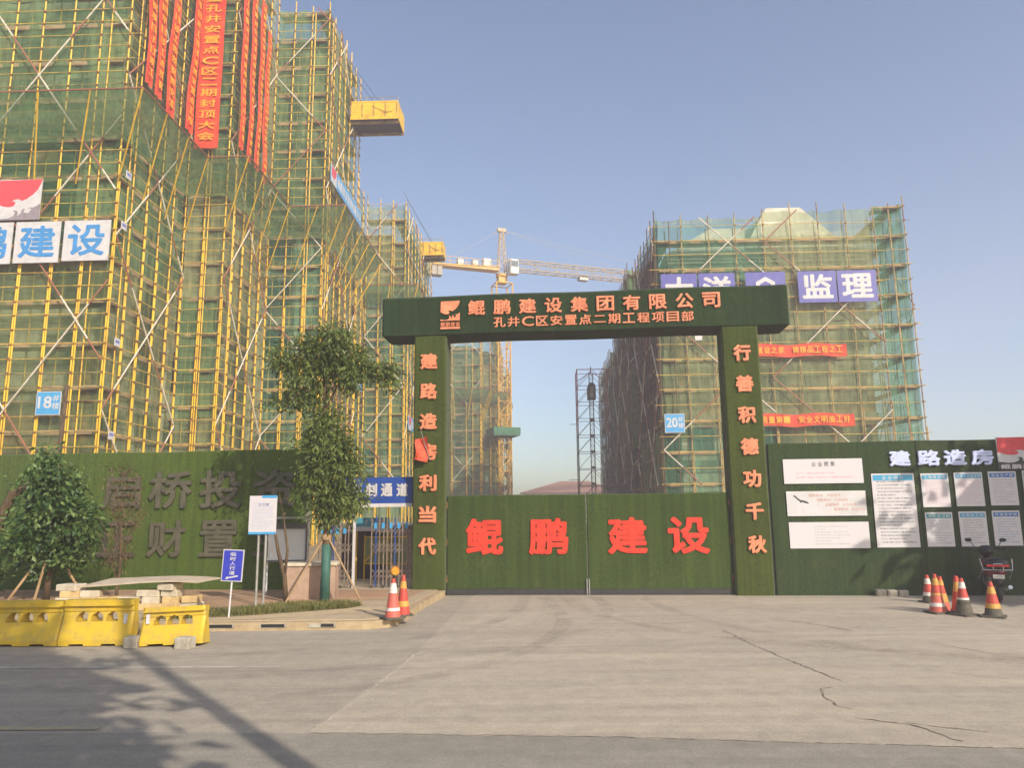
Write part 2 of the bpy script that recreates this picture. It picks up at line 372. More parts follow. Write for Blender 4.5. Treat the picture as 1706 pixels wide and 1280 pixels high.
# ------------------------------------------------------------------ ground
def ground_mat(name, c, c2, c3, streak=0.5):
    m, t, n, b = new_mat(name); v = coords(t)
    a = ramp(t, noise(t, 0.35, 6, 0.6, v).outputs[0], 0.32, c, 0.68, c2)
    st = noise(t, 1.0, 5, 0.6, coords(t, 'Object', (0.22, 1.6, 1)), 0.6)
    k = mixc(t, ramp(t, st.outputs[0], 0.45, (0, 0, 0), 0.75, (streak,)*3).outputs[0], a.outputs[0], c3)
    tw = t.nodes.new('ShaderNodeMapping'); tw.inputs['Rotation'].default_value = (0, 0, R(63)); tw.inputs['Scale'].default_value = (0.12, 2.4, 1); t.links.new(v, tw.inputs['Vector'])
    k = mixc(t, 1.0, k, ramp(t, noise(t, 1.0, 5, 0.6, tw.outputs[0], 0.8).outputs[0], 0.36, (0.9, 0.9, 0.91), 0.62, (1.05, 1.05, 1.04)).outputs[0], 'MULTIPLY')
    k = mixc(t, 1.0, k, ramp(t, noise(t, 45, 4, 0.7, v).outputs[0], 0.3, (0.82, 0.82, 0.82), 0.7, (1.12, 1.12, 1.12)).outputs[0], 'MULTIPLY')
    k = mixc(t, 1.0, k, ramp(t, noise(t, 4.5, 5, 0.7, v).outputs[0], 0.3, (0.86, 0.86, 0.87), 0.7, (1.08, 1.08, 1.07)).outputs[0], 'MULTIPLY')
    t.links.new(k, b.inputs['Base Color']); b.inputs['Roughness'].default_value = 0.92; b.inputs['Specular IOR Level'].default_value = 0.2
    bump(t, noise(t, 90, 3, 0.7, v).outputs[0], b, 0.35, 0.01)
    return m
G_DIRT = ground_mat('site_dirt', S(168, 148, 120), S(150, 132, 106), S(130, 116, 94))
G_ROAD = ground_mat('dusty_road', S(172, 161, 143), S(164, 154, 138), S(150, 142, 128), 0.6)
G_ASPH = ground_mat('dark_road', S(156, 148, 133), S(148, 141, 128), S(134, 128, 117), 0.6)
G_APRON = ground_mat('concrete_apron', S(183, 170, 150), S(175, 164, 145), S(160, 151, 135), 0.7)
G_PAVE = ground_mat('pavement_concrete', S(190, 170, 138), S(176, 158, 130), S(160, 142, 114), 0.5)
G_BRICK = ground_mat('pavement_brick', S(182, 146, 114), S(168, 136, 108), S(186, 160, 126), 0.6)
G_SAND = ground_mat('sand', S(198, 176, 140), S(186, 164, 128), S(168, 148, 116), 0.3)

def sheet(name, poly, z, mat):
    mb = MB(); mb.add([(x, y, z) for x, y in poly], [tuple(range(len(poly)))]); return struct(mb.build(name, mat))
sheet('ground', [(-1500, -1500), (1500, -1500), (1500, 1500), (-1500, 1500)], -0.02, G_DIRT)
sheet('road', [(-60, -14), (60, -14), (60, 17), (-60, 17)], -0.008, G_ROAD)
sheet('forecourt', [(-1.59, 6.16), (0.63, 5.98), (3.5, 5.6), (14, 4.9), (40, 3.2), (40, 11), (12, 16), (-0.8, 16.3), (-1.2, 9.38)], -0.004, G_APRON)
sheet('carriageway', [(-60, 5.9), (-2.6, 6.2), (0.63, 5.96), (3.5, 5.58), (14, 4.88), (60, 1.6), (60, -13), (-60, -13)], -0.0045, G_ASPH)
# faint worn lane lines
M_LINE = basic('worn_line', S(190, 182, 168), 0.9, S(166, 156, 140), 2.5, 0.4, 0.55)
M_LINEY = basic('worn_yellow_line', S(186, 170, 116), 0.9, S(160, 150, 126), 2.0, 0.35, 0.55)
sheet('lane_marking', [(-9, 8.98), (-2.6, 8.74), (-2.6, 8.66), (-9, 8.9)], -0.003, M_LINE)
sheet('lane_marking', [(-9, 6.48), (-3.3, 6.38), (-3.3, 6.28), (-9, 6.38)], -0.001, M_LINEY)

def jag(pts, wid, seed, z, mat, name):
    rnd = random.Random(seed); L = []
    for (a, b) in zip(pts[:-1], pts[1:]):
        a = Vector((a[0], a[1])); b = Vector((b[0], b[1])); n = max(2, int((b-a).length/0.06)); pr = Vector((-(b-a).y, (b-a).x)).normalized()
        for i in range(n):
            L.append((a.lerp(b, i/n) + pr*rnd.gauss(0, wid*0.9), pr, wid*rnd.uniform(0.15, 1.1)))
    mb = MB(); vs = []; fs = []
    for p, pr, ww in L: vs += [(p.x+pr.x*ww, p.y+pr.y*ww, z), (p.x-pr.x*ww, p.y-pr.y*ww, z)]
    for i in range(len(L)-1): fs.append((2*i, 2*i+1, 2*i+3, 2*i+2))
    mb.add(vs, fs); return struct(mb.build(name, mat))
RIDGE = basic('ridge_dust', S(194, 182, 164), 0.95, S(172, 160, 142), 6)
M_CRACK = basic('crack_dark', S(92, 80, 68), 1.0, S(146, 134, 116), 9, 0.42, 0.58)
for i, (pts, wd) in enumerate([
    ([(2.93, 10.98), (2.98, 9.6), (3.1, 8.5), (3.2, 7.67)], 0.011), ([(3.0, 7.5), (2.87, 7.41), (2.77, 7.13), (2.74, 6.8), (2.85, 6.6)], 0.012),
    ([(2.72, 6.4), (2.95, 6.28), (3.08, 6.19), (3.15, 5.95), (3.22, 5.69)], 0.013), ([(3.05, 6.25), (3.3, 6.1), (3.6, 5.95)], 0.008),
    ([(3.95, 12.13), (4.28, 11.6), (4.41, 11.4), (4.71, 10.71)], 0.012), ([(4.9, 11.2), (4.98, 11.0)], 0.01), ([(5.2, 9.8), (5.5, 9.0), (5.9, 8.5)], 0.008),
    ([(4.0, 8.6), (4.5, 8.0), (4.9, 7.7)], 0.005)]):
    jag(pts, wd, i, -0.001, M_CRACK, 'road_crack')
jag([(-1.05, 9.6), (-1.2, 9.38), (-1.25, 8.6), (-1.42, 7.2), (-1.59, 6.16)], 0.014, 20, -0.003, RIDGE, 'sand_ridge')
jag([(-1.59, 6.14), (0.63, 5.97), (3.5, 5.6), (8, 5.3)], 0.012, 21, -0.003, G_APRON, 'sand_ridge')

def track(pts, wid, name, mat):
    L_ = []
    for i in range(49):
        t = i/48*(len(pts)-1); k = min(int(t), len(pts)-2); f = t-k
        p0, p1, p2, p3 = [Vector(pts[max(0, min(len(pts)-1, k+q))]) for q in (-1, 0, 1, 2)]
        L_.append(0.5*((2*p1)+(p2-p0)*f+(2*p0-5*p1+4*p2-p3)*f*f+(3*p1-p0-3*p2+p3)*f**3))
    vs = []; mb = MB()
    for i, p in enumerate(L_):
        d = (L_[min(i+1, 48)]-L_[max(i-1, 0)]).normalized(); pr = Vector((-d.y, d.x))*wid*0.5
        vs += [(p.x+pr.x, p.y+pr.y, -0.0032), (p.x-pr.x, p.y-pr.y, -0.0032)]
    mb.add(vs, [(2*i, 2*i+1, 2*i+3, 2*i+2) for i in range(48)]); return struct(mb.build(name, mat))
def film(name, c, op):
    m, t, n, b = new_mat(name); b.inputs['Base Color'].default_value = (*c, 1); b.inputs['Roughness'].default_value = 0.95
    tr = n.new('ShaderNodeBsdfTransparent'); ms = n.new('ShaderNodeMixShader'); v = coords(t)
    r = ramp(t, noise(t, 1.3, 6, 0.7, v).outputs[0], 0.36, (0, 0, 0), 0.72, (op, op, op)); f = ramp(t, noise(t, 14, 4, 0.7, v).outputs[0], 0.3, (0.35,)*3, 0.65, (1, 1, 1))
    t.links.new(mixc(t, 1.0, r.outputs[0], f.outputs[0], 'MULTIPLY'), ms.inputs[0]); t.links.new(tr.outputs[0], ms.inputs[1]); t.links.new(b.outputs[0], ms.inputs[2]); t.links.new(ms.outputs[0], n['Material Output'].inputs[0]); return m
F_TYRE = film('tyre_dirt', S(120, 110, 95), 0.26); F_DUST = film('pale_dust', S(200, 188, 166), 0.5)
for pts in ([(0.2, 15.6), (0.0, 13.2), (-0.9, 11.0), (-3.4, 9.5), (-7, 9.0)], [(1.6, 15.5), (1.5, 12.8), (0.4, 10.2), (-2.6, 8.3), (-7, 7.7)], [(1.0, 15.5), (1.4, 12.6), (3.0, 10.2), (6.0, 8.6), (11, 7.6)], [(2.5, 15.3), (2.9, 12.0), (4.6, 9.2), (8.0, 7.4), (13, 6.6)], [(0.6, 15.5), (0.7, 11.5), (-0.6, 8.4), (-3.5, 6.9), (-8, 6.5)]):
    track(pts, 0.24, 'tyre_track', F_TYRE)
for pts in ([(0.9, 15.4), (0.8, 12.6), (-0.2, 10.3), (-2.9, 8.9), (-7, 8.4)], [(1.9, 15.4), (2.2, 12.4), (3.7, 9.8), (7.0, 8.1), (12, 7.2)], [(3.4, 14.8), (5, 12.6), (8, 11), (12, 10)], [(-0.9, 15.2), (-1.0, 12.4), (-2.2, 10.8), (-5, 10.0)]):
    o = track(pts, 0.8, 'dust_streak', F_DUST); o.location.z = -0.0002

# pavement left of the gate with its kerb and drain mouths
PZ = 0.12
front = [(-40, 11.95), (-8, 11.42), (-4.5, 11.36), (-2.2, 11.38), (-1.85, 11.55), (-1.72, 12.2), (-1.62, 13.7), (-1.40, 15.75)]
back = [(-2.2, 16.9), (-2.2, 24), (-40, 26)]
inner = [(-40, 12.1), (-8, 11.57), (-4.5, 11.51), (-2.3, 11.53), (-2.0, 11.65), (-1.87, 12.2), (-1.77, 13.7), (-1.56, 15.75)]
mb = MB(); mb.slab(inner + back, -0.02, PZ); pav = struct(mb.build('pavement', G_PAVE))
mb = MB()
for (a, b, c, d) in zip(front[:-1], front[1:], inner[1:], inner[:-1]):
    mb.slab([a, b, c, d], -0.02, PZ-0.012)
struct(mb.build('kerb', basic('kerb_stone', S(184, 162, 126), 0.9, S(160, 140, 108), 5, bmp=0.3)))
sheet('pavement_brick', [(-40, 13.6), (-6.2, 13.0), (-4.6, 13.3), (-2.9, 14.0), (-2.0, 14.2), (-1.78, 15.72), (-3, 15.9), (-40, 19.6)], PZ+0.004, G_BRICK)
mb = MB(); rnd = random.Random(3)
poly = [(-4.7, 11.5), (-3.9, 11.65), (-3.0, 12.0), (-2.2, 12.6), (-2.1, 12.9), (-2.9, 12.9), (-3.6, 12.6), (-4.6, 12.2), (-5.4, 11.9), (-5.3, 11.6)]
sheet('sand_patch', poly, PZ+0.003, G_SAND)
for i, x in enumerate((-4.28, -3.52, -2.80)):
    mb = MB(); mb.box(-0.17 if i < 2 else -0.02, 0.17, -0.004, 0.05, 0.038, 0.085, 0); mb.box(-0.2, 0.2, -0.002, 0.04, 0.03, 0.092, 1)
    o = mb.build('kerb_drain', [M_DARK, M_CONC]); o.location = (x, 11.36+0.0, 0); o.rotation_euler = (0, 0, R(-0.5))
    tag(o, ['dark drain mouth in the kerb, nearest the tilted yellow barrier', 'dark drain mouth in the kerb, the middle one of three', 'half blocked drain mouth in the kerb, nearest the pair of cones'][i], 'drain', 'drain mouths in the kerb')

# ------------------------------------------------------------------ gateway arch
root = thing('gate_arch', 'tall green turf-clad gateway arch with orange lettering on beam and pillars', 'gate arch', GF(0, 0), -GA)
mb = MB(); mb.bbox(-4.37, 4.26, -0.03, 0.87, 5.47, 6.33, 0.04); beam = mb.build('beam', M_TURF_BEAM, root)
# the clad beam bulges a little: subdivide and ripple
def ripple(o, amp, seed, cuts=24):
    me = o.data; bm = bmesh.new(); bm.from_mesh(me)
    bmesh.ops.subdivide_edges(bm, edges=[e for e in bm.edges if e.calc_length() > 1.2], cuts=cuts, use_grid_fill=True)
    rnd = random.Random(seed); a = [rnd.uniform(0, 6) for _ in range(4)]
    for v in bm.verts:
        v.co.y += amp*(math.sin(v.co.x*2.1+a[0]) + math.sin(v.co.z*3.3+v.co.x*0.9+a[1]))*0.5
        v.co.z += amp*0.7*(math.sin(v.co.x*1.7+a[2]))
    bm.to_mesh(me); bm.free()
ripple(beam, 0.012, 1)
mb = MB(); logo(mb, -3.08, -2.66, 5.76, 6.2, -0.05, 0.03, 0, 0)
mb.box(-3.08, -2.66, -0.05, -0.02, 5.575, 5.62); run_of(mb, '鲲鹏建设', -3.08, -2.66, 5.63, 5.73, -0.05, 0.03, 0.02)
mb.build('emblem', M_SALMON, root)
xs = np.linspace(-2.48, 2.81-0.32, 10)
for i, ch in enumerate('鲲鹏建设集团有限公司'):
    mb = MB(); z1 = 6.19; letters(mb, ch, xs[i], xs[i]+0.37, z1-0.33, z1, -0.07, 0.05, 0.03); mb.build('letter', M_SALMON, root)
xs = np.linspace(-1.93, 2.29-0.25, 14)
for i, ch in enumerate('孔井C区安置点二期工程项目部'):
    mb = MB(); z0, z1 = 5.58, 5.80
    if ch == '二': z0, z1 = 5.61, 5.77
    letters(mb, ch, xs[i], xs[i]+0.26, z0, z1, -0.06, 0.04, 0.025); mb.build('letter', M_SALMON, root)
for s0, s1, txt, z_b in ((-3.66, -2.96, '建路造房利当代', PZ), (2.86, 3.6, '行善积德功千秋', 0.0)):
    mb = MB(); mb.bbox(s0, s1, 0.0, 0.58, z_b-0.05, 5.468, 0.03); p = mb.build('pillar', M_TURF_PILLAR, root); ripple(p, 0.008, s0, 14)
    for i, ch in enumerate(txt):
        zt = 5.05 - i*0.648; c = (s0+s1)/2 + (0.0 if s0 < 0 else -0.0)
        if s0 < 0: x0, x1 = -3.515, -3.145
        else: x0, x1 = 3.07+i*0.01, 3.425+i*0.01
        mb = MB(); letters(mb, ch, x0, x1, zt-0.345, zt, -0.05, 0.045, 0.042); mb.build('letter', M_SALMON, root)

# torn orange flag on the left pillar
fl = thing('flag', 'small torn orange flag on a stick, fixed to the left pillar of the arch', 'flag', GF(-3.36, -0.09, 2.75), -GA)
mb = MB(); mb.tube((0.08, 0.0, 0.0), (-0.10, -0.10, 0.62), 0.012, 6); mb.build('stick', M_STEEL, fl)
mb = MB(); pts = []
for j in range(7):
    for i in range(5):
        a = i/4; b = j/6; pts.append((-0.24+0.26*a+0.05*b+0.03*math.sin(b*5), -0.06-0.05*math.sin(a*4+b*3), 0.02+0.42*b-0.12*a*(1-b)+0.06*a))
mb.add(pts, [(j*5+i, j*5+i+1, (j+1)*5+i+1, (j+1)*5+i) for j in range(6) for i in range(4)])
mb.build('cloth', basic('flag_orange', S(224, 92, 56), 0.7, S(200, 70, 44), 8), fl)

# ------------------------------------------------------------------ double gate
root = thing('site_gate', 'low double gate covered in green turf with four big red characters', 'gate', GF(-0.05, 0.12), -GA)
for k, (s0, s1) in enumerate(((-2.9, -0.003), (0.003, 2.88))):
    mb = MB(); mb.bbox(s0, s1, 0.0, 0.09, 0.125, 2.02, 0.02); lf = mb.build('gate_leaf', M_TURF_GATE, root); ripple(lf, 0.006, k+5, 10)
    mb = MB(); mb.box(s0+0.01, s1-0.01, 0.004, 0.075, 0.02, 0.124); mb.build('kick_plate', basic('dark_steel', S(58, 58, 54), 0.6), lf)
    mb = MB()
    for zz in (0.25, 1.0, 1.75): mb.tube(((s0 if k == 0 else s1), 0.03, zz), ((s0 if k == 0 else s1), 0.03, zz+0.14), 0.03, 8)
    mb.build('hinge', M_RUST, lf)
    xx = s1-0.02 if k == 0 else s0+0.02
    mb = MB(); mb.tube((xx, -0.03, 0.0), (xx, -0.03, 0.32), 0.012, 6); mb.build('drop_bolt', M_GALV, lf)
for ch, x0, x1 in (('鲲', -2.5, -1.72), ('鹏', -1.19, -0.38), ('建', 0.42, 1.22), ('设', 1.63, 2.46)):
    mb = MB(); letters(mb, ch, x0, x1, 0.80, 1.54, -0.03, 0.03, 0.036); mb.build('letter', M_RED, root)

# ------------------------------------------------------------------ hoardings
def fence(name, label, s0, s1, z0, z1, mat, t0=0.0):
    root = thing(name, label, 'fence', GF((s0+s1)/2, t0), -GA)
    n = max(1, round((s1-s0)/2.9)); L = (s1-s0)/n; c = (s0+s1)/2
    for i in range(n):
        a = s0-c+i*L
        mb = MB(); mb.bbox(a+0.001, a+L-0.001, 0, 0.08, z0, z1 + random.uniform(-0.008, 0.008), 0.012); p = mb.build('panel', mat, root); ripple(p, 0.010, i*3+s0, 10)
    for i in range(n+1):
        a = s0-c+i*L
        mb = MB(); mb.box(a-0.04, a+0.04, 0.10, 0.18, z0-0.05, z1-0.05); mb.build('post', M_GALV, root)
    return root
fence('hoarding_fence', 'tall bright green turf hoarding with dark grey characters left of the gate', -28, -5.95, PZ-0.02, 3.04, M_TURF_LEFT)
rf = fence('hoarding_fence', 'dark green turf hoarding with white notice boards right of the gate', 3.64, 18, -0.02, 3.0, M_TURF_RIGHT, 0.02)
def wall_sign(label, cat, chars, mat, t=0.0, group=None, bold=0.024):
    for (ch, s0, s1, z0, z1, lb) in chars:
        mb = MB(); c = (s0+s1)/2; letters(mb, ch, s0-c, s1-c, 0, z1-z0, -0.045, 0.045, bold)
        o = mb.build('wall_letter', mat); o.location = GF(c, t, z0); o.rotation_euler = (0, 0, -GA); tag(o, lb, cat, group)
rows = [('启', -10.5, -9.6), ('桥', -9.42, -8.45), ('投', -8.28, -7.35), ('资', -7.1, -6.17)]
ch = [(c, a, b, 1.81, 2.62, f'dark grey raised character {c} in the upper row on the left hoarding') for c, a, b in rows]
rows2 = [('正', -10.5, -9.65), ('财', -9.38, -8.55), ('置', -8.22, -7.38), ('业', -7.05, -6.25)]
ch += [(c, a, b, 0.8, 1.56, f'dark grey raised character {c} in the lower row on the left hoarding') for c, a, b in rows2]
wall_sign('', 'letter', ch, M_LETGREY, -0.012, 'grey characters on the left hoarding')
xs = [(5.98, 6.43), (6.55, 7.02), (7.03, 7.5), (7.53, 7.97)]
xs = [(5.98, 6.38), (6.52, 6.95), (7.02, 7.44), (7.53, 7.95)]
wall_sign('', 'letter', [(c, a, b, 2.49, 2.80, f'pale blue raised character {c} above the white notice boards') for c, (a, b) in zip('建路造房', xs)], M_LETPALE, 0.008, 'pale blue characters on the right hoarding', 0.045)

# notice boards on the right hoarding
def board(label, s0, s1, z0, z1, face, extra=None, group='white notice boards on the right hoarding', t=0.008):
    c = (s0+s1)/2; o = thing('notice_board', label, 'notice board', GF(c, t, z0), -GA, group)
    mb = MB(); mb.box(s0-c, s1-c, -0.012, 0, 0, z1-z0); mb.build('sheet', face, o)
    if extra: extra(o, s0-c, s1-c, z1-z0)
    return o
INK = S(110, 110, 110); PINK = S(206, 160, 168); SAL = S(226, 168, 140)
W0 = S(204, 198, 197)
def t1(o, x0, x1, h):
    mb = MB(); run_of(mb, '企业愿景', -0.22, 0.24, h-0.15, h-0.06, -0.014, 0.003, 0.015, 0.25); mb.build('lettering', basic('ink_grey', S(96, 96, 96), 0.6), o)
board('white notice board headed 企业愿景, topmost of the three wide boards', 3.92, 5.46, 2.17, 2.66, print_mat('print_vision', W0, PINK, 6, 0.15, 0.88, 0.15, 0.55, 0.8), t1)
def t2(o, x0, x1, h):
    mb = MB()
    P = [(-0.64,0.40),(-0.6,0.41),(-0.55,0.36),(-0.5,0.32),(-0.48,0.315),(-0.44,0.31),(-0.38,0.29),(-0.33,0.25),(-0.35,0.24),(-0.41,0.255),(-0.46,0.275),(-0.49,0.265),(-0.51,0.26),(-0.505,0.285),(-0.55,0.32),(-0.6,0.37)]
    mb.plate([(x, z) for x, z in P][::-1], -0.014, -0.011); mb.build('eagle', basic('ink_dark', S(70, 70, 70), 0.6), o)
    mb = MB()
    for i, (a, w_) in enumerate(((-0.33, 0.62), (-0.18, 0.6), (-0.02, 0.6), (0.14, 0.6))):
        run_of(mb, '鲲鹏精神 共创未来'[:9], a, a+w_, h-0.115-i*0.092, h-0.055-i*0.092, -0.014, 0.003, 0.0, 0.15)
    mb.build('lettering', basic('ink_salmon', S(214, 168, 150), 0.6), o)
board('white notice board with black flying eagle and salmon lines, middle of three wide boards', 3.94, 5.47, 1.53, 2.02, M_WHITE, t2)
board('white notice board with small grey print, lowest of the three wide boards', 3.95, 5.48, 0.9, 1.41, print_mat('print_list', W0, S(170, 170, 170), 9, 0.32, 0.76, 0.08, 0.9, 0.8))
def header(txt, mat, hh=0.1):
    def f(o, x0, x1, h):
        mb = MB(); mb.box(x0+0.025, x1-0.025, -0.0145, -0.0115, h-0.03-hh, h-0.03); mb.build('header', mat, o)
        mb = MB(); n = len(txt); ww = min((x1-x0)*0.82, n*hh*0.95)
        run_of(mb, txt, -ww/2, ww/2, h-0.03-hh*0.82, h-0.03-hh*0.2, -0.0165, 0.003, 0.02, 0.22); mb.build('lettering', M_WHITE, o)
    return f
H1 = basic('header_teal', S(58, 150, 190), 0.4, S(70, 160, 190), 2); H2 = basic('header_green', S(60, 156, 160), 0.4); H3 = basic('header_blue', S(50, 120, 186), 0.4)
board('tall white notice board of dense small print under blue header', 5.61, 6.42, 0.91, 2.35, print_mat('print_long', W0, S(120, 122, 120), 22, 0.1, 0.92, 0.06, 0.9, 0.95), header('企业简介', H1, 0.11))
B2 = [((6.55, 7.07, 1.68, 2.34), '工程概况牌', H1, PINK, 'pinkish lined notice board, upper row, beside the tall board'), ((7.18, 7.71, 1.69, 2.35), '管理人员名单牌', H1, PINK, 'pinkish lined notice board with a table, upper row, middle'),
      ((7.82, 8.34, 1.70, 2.36), '安全生产牌', H3, S(150, 152, 156), 'grey lined notice board, upper row, under the emblem panel'), ((6.56, 7.07, 0.92, 1.58), '消防保卫牌', H2, S(150, 150, 150), 'grey lined notice board with green header, lower row, beside the tall board'),
      ((7.19, 7.70, 0.92, 1.59), '文明施工牌', H1, S(130, 130, 130), 'darkly printed notice board, lower row, middle'), ((7.81, 8.32, 0.93, 1.60), '环境保护牌', H3, S(130, 150, 180), 'bluish notice board, lower row, behind the motorbike mirrors'),
      ((8.46, 8.98, 1.71, 2.37), '重大危险源', H2, S(140, 140, 140), 'notice board cut by the right edge of the photo, upper row'), ((8.46, 8.98, 0.94, 1.61), '平面布置图', H3, S(140, 140, 140), 'notice board cut by the right edge of the photo, lower row')]
for i, (q, txt, hm, ink, lb) in enumerate(B2):
    board(lb, *q, print_mat('print_rules', W0, ink, 14, 0.12, 0.9, 0.08, 0.8, 0.8), header(txt, hm, 0.085))
o = thing('emblem_board', 'panel with red sky and white bird emblem on top right of the hoarding', 'emblem board', GF(8.47, 0.005, 2.39), -GA)
mb = MB(); mb.box(-0.43, 0.43, -0.02, 0, 0, 0.64); mb.build('sheet', M_WHITE, o)
mb = MB(); logo(mb, -0.43, 0.43, 0.12, 0.64, -0.021, 0.003, 0, 1); mb.box(-0.43, 0.43, -0.024, -0.0205, 0.0, 0.118, 1); mb.build('emblem', [M_LOGORED, basic('logo_dark', S(60, 62, 58), 0.5)], o)
mb = MB(); run_of(mb, '鲲鹏建设', -0.40, 0.40, 0.015, 0.105, -0.028, 0.003, 0.03, 0.1); mb.build('lettering', M_WHITE, o)

# ------------------------------------------------------------------ scaffolds and buildings
LIM = {}
def wob(x, s): return math.sin(x*1.7+s)*0.5+math.sin(x*0.63+s*2.3)*0.5
def scaffold(root, off, faces, z_low, rail=0.6, lift=1.8, dbl=0.0, mats=None, net=None, bays=1.5, brace=None, deck=True, standard_n=6, detail=True, lim=100):
    """faces: (p0, p1, ztop, flags); the outside is to the right hand walking p0 -> p1 reversed, i.e. normal = (dy,-dx)"""
    DK = None; cnt = {'ledger': 0, 'guard_rail': 0, 'diagonal_brace': 0, 'standard': 0, 'walkway_deck': 0}
    rest = {k: MB() for k in cnt}
    mst = mats or [M_YELLOW, M_RAIL]
    def emit(kind, mb, mm):
        if cnt[kind] < lim:
            cnt[kind] += 1; mb.build(kind, mm, root)
        else:
            r = rest[kind]; k = len(r.v); r.v += mb.v; r.f += [tuple(i+k for i in f) for f in mb.f]; r.mi += mb.mi; r.mm = mm
    for fi, (p0, p1, zt, fl) in enumerate(faces):
        a = Vector((p0[0]-off[0], p0[1]-off[1])); b = Vector((p1[0]-off[0], p1[1]-off[1]))
        d = (b-a); L = d.length; d.normalize(); nrm = Vector((d.y, -d.x))
        P = lambda s, o, z: (a.x+d.x*s+nrm.x*o, a.y+d.y*s+nrm.y*o, z)
        n = max(1, round(L/fl.get('bay', bays))); fm = fl.get('mats', mst)
        rnd = random.Random(fi*11+int(zt))
        zb = fl.get('zb', 0.0)
        for i in range(0 if fl.get('first', fi == 0) else 1, n+1):
            s = L*i/n; mb = MB(); jit = rnd.uniform(-0.04, 0.04); r = 0.034
            top = zt + rnd.uniform(0.1, 0.55); lean = rnd.uniform(-0.03, 0.03)
            z = zb; zs = [zb]
            while z < top: z = min(z+6.0, top); zs.append(z)
            mb.path([P(s+jit+lean*math.sin(q*0.3), 0, q) for q in zs], r, standard_n)
            if dbl > 0:
                mb.tube(P(s+jit+0.085, 0.0, zb), P(s+jit+0.085, 0.0, dbl + rnd.uniform(-2.5, 2.0)), r, standard_n)
            if detail:
                z = z_low
                while z < zt:
                    q = P(s+jit, 0.03, z); k = 0.04 + rnd.uniform(-0.006, 0.008)
                    mb.box(q[0]-k, q[0]+k, q[1]-k, q[1]+k, z-0.045, z+0.045, 1); z += rail
            emit('standard', mb, [fm[0], M_RUST])
        if detail and fl.get('inner', True):
            for i in range(n+1):
                s = L*i/n + rnd.uniform(-0.1, 0.1); mb = MB(); mb.tube(P(s, -0.85, zb), P(s, -0.85, zt-0.3), 0.03, 5); emit('standard', mb, [fm[0], M_RUST])
        k = 0; z = z_low
        while z < zt+0.01:
            is_l = (k % max(1, round(lift/rail)) == 0)
            e0 = rnd.uniform(0.05, 0.4); e1 = rnd.uniform(0.05, 0.4); zz = z + rnd.uniform(-0.025, 0.025)
            mb = MB(); mb.tube(P(-e0, 0.06, zz), P(L+e1, 0.06, zz+rnd.uniform(-0.03, 0.03)), 0.022 if is_l else 0.018, 5)
            emit('ledger' if is_l else 'guard_rail', mb, fm[1] if rnd.random() < 0.8 or fm is not mst else M_OLD)
            if is_l and deck and not fl.get('nodeck'):
                mb = MB(); mb.box(0, L, -0.85, -0.18, -0.04, 0.02, 0, Matrix(((d.x, nrm.x, 0, a.x), (d.y, nrm.y, 0, a.y), (0, 0, 1, z-0.06), (0, 0, 0, 1))))
                mb.box(0, L, -0.2, -0.17, -0.02, 0.16, 0, Matrix(((d.x, nrm.x, 0, a.x), (d.y, nrm.y, 0, a.y), (0, 0, 1, z-0.06), (0, 0, 0, 1))))
                emit('walkway_deck', mb, M_DECK)
            z += rail; k += 1
        # nets: one sheet per storey pair, loosely hung
        nm = fl.get('net', net)
        if nm is not None:
            zz = zb + 0.3; h = 6.0
            while zz < zt-0.2:
                z1 = min(zz+h, zt+0.05); mm = nm if not isinstance(nm, list) else nm[int(rnd.random()*len(nm))]
                ns = max(4, int(L/0.17)); nz_ = max(3, int((z1-zz)/0.45)); vs = []
                for j in range(nz_+1):
                    for i in range(ns+1):
                        s = L*i/ns; q = zz+(z1-zz)*j/nz_; edge = math.sin(math.pi*i/ns)
                        bay_ = abs(math.sin(math.pi*s/1.5)); pl_ = math.sin(s*9.0+math.sin(q*0.8+fi)*2.0+fi*3)*(0.4+0.6*abs(wob(q*0.9+s, fi)))
                        drop_ = -0.16*bay_*abs(wob(s*0.7, fi+zz)) if j == nz_ else 0.0
                        vs.append(P(s, -0.13 - 0.09*bay_*(1+wob(s*2+q, fi)) - 0.03*wob(q*2.1+s, fi+2) - 0.028*pl_, q+drop_))
                mb = MB(); mb.add(vs, [(j*(ns+1)+i, j*(ns+1)+i+1, (j+1)*(ns+1)+i+1, (j+1)*(ns+1)+i) for j in range(nz_) for i in range(ns)])
                mb.build('safety_net', mm, root, True); zz = z1
        # diagonal braces in a zigzag, white with rusty red sections
        if brace and not fl.get('nobrace'):
            zc, hp = brace; wv = fl.get('w', 2.6); ph = fl.get('phase', 0)
            for sgn in (1, -1):
                kk = -8
                while kk < 12:
                    zc0 = zc + kk*2*hp + (hp if ph else 0)
                    s_a = max(0.0, (z_low - zc0)/(sgn*hp/wv)) if sgn > 0 else max(0.0, (zc0 - zt)/(hp/wv))
                    s_b = min(L, (zt - zc0)/(hp/wv)) if sgn > 0 else min(L, (zc0 - z_low)/(hp/wv))
                    kk += 1
                    if s_b - s_a < 0.6: continue
                    za = zc0 + sgn*hp/wv*s_a; zb_ = zc0 + sgn*hp/wv*s_b
                    A = Vector(P(s_a, 0.11, za)); B = Vector(P(s_b, 0.11, zb_)); ln = (B-A).length; m = max(2, int(ln/1.1)); mb = MB()
                    for i in range(m):
                        t0 = i/m; t1_ = (i+1)/m; mb.tube(A.lerp(B, t0), A.lerp(B, t1_), 0.036, 5, 1 if rnd.random() < 0.42 else 0, cap=False)
                    emit('diagonal_brace', mb, [M_BR_W, M_BR_R])
    for kind, r in rest.items():
        if r.v: o = r.build(kind, r.mm, root); o['kind'] = 'stuff'

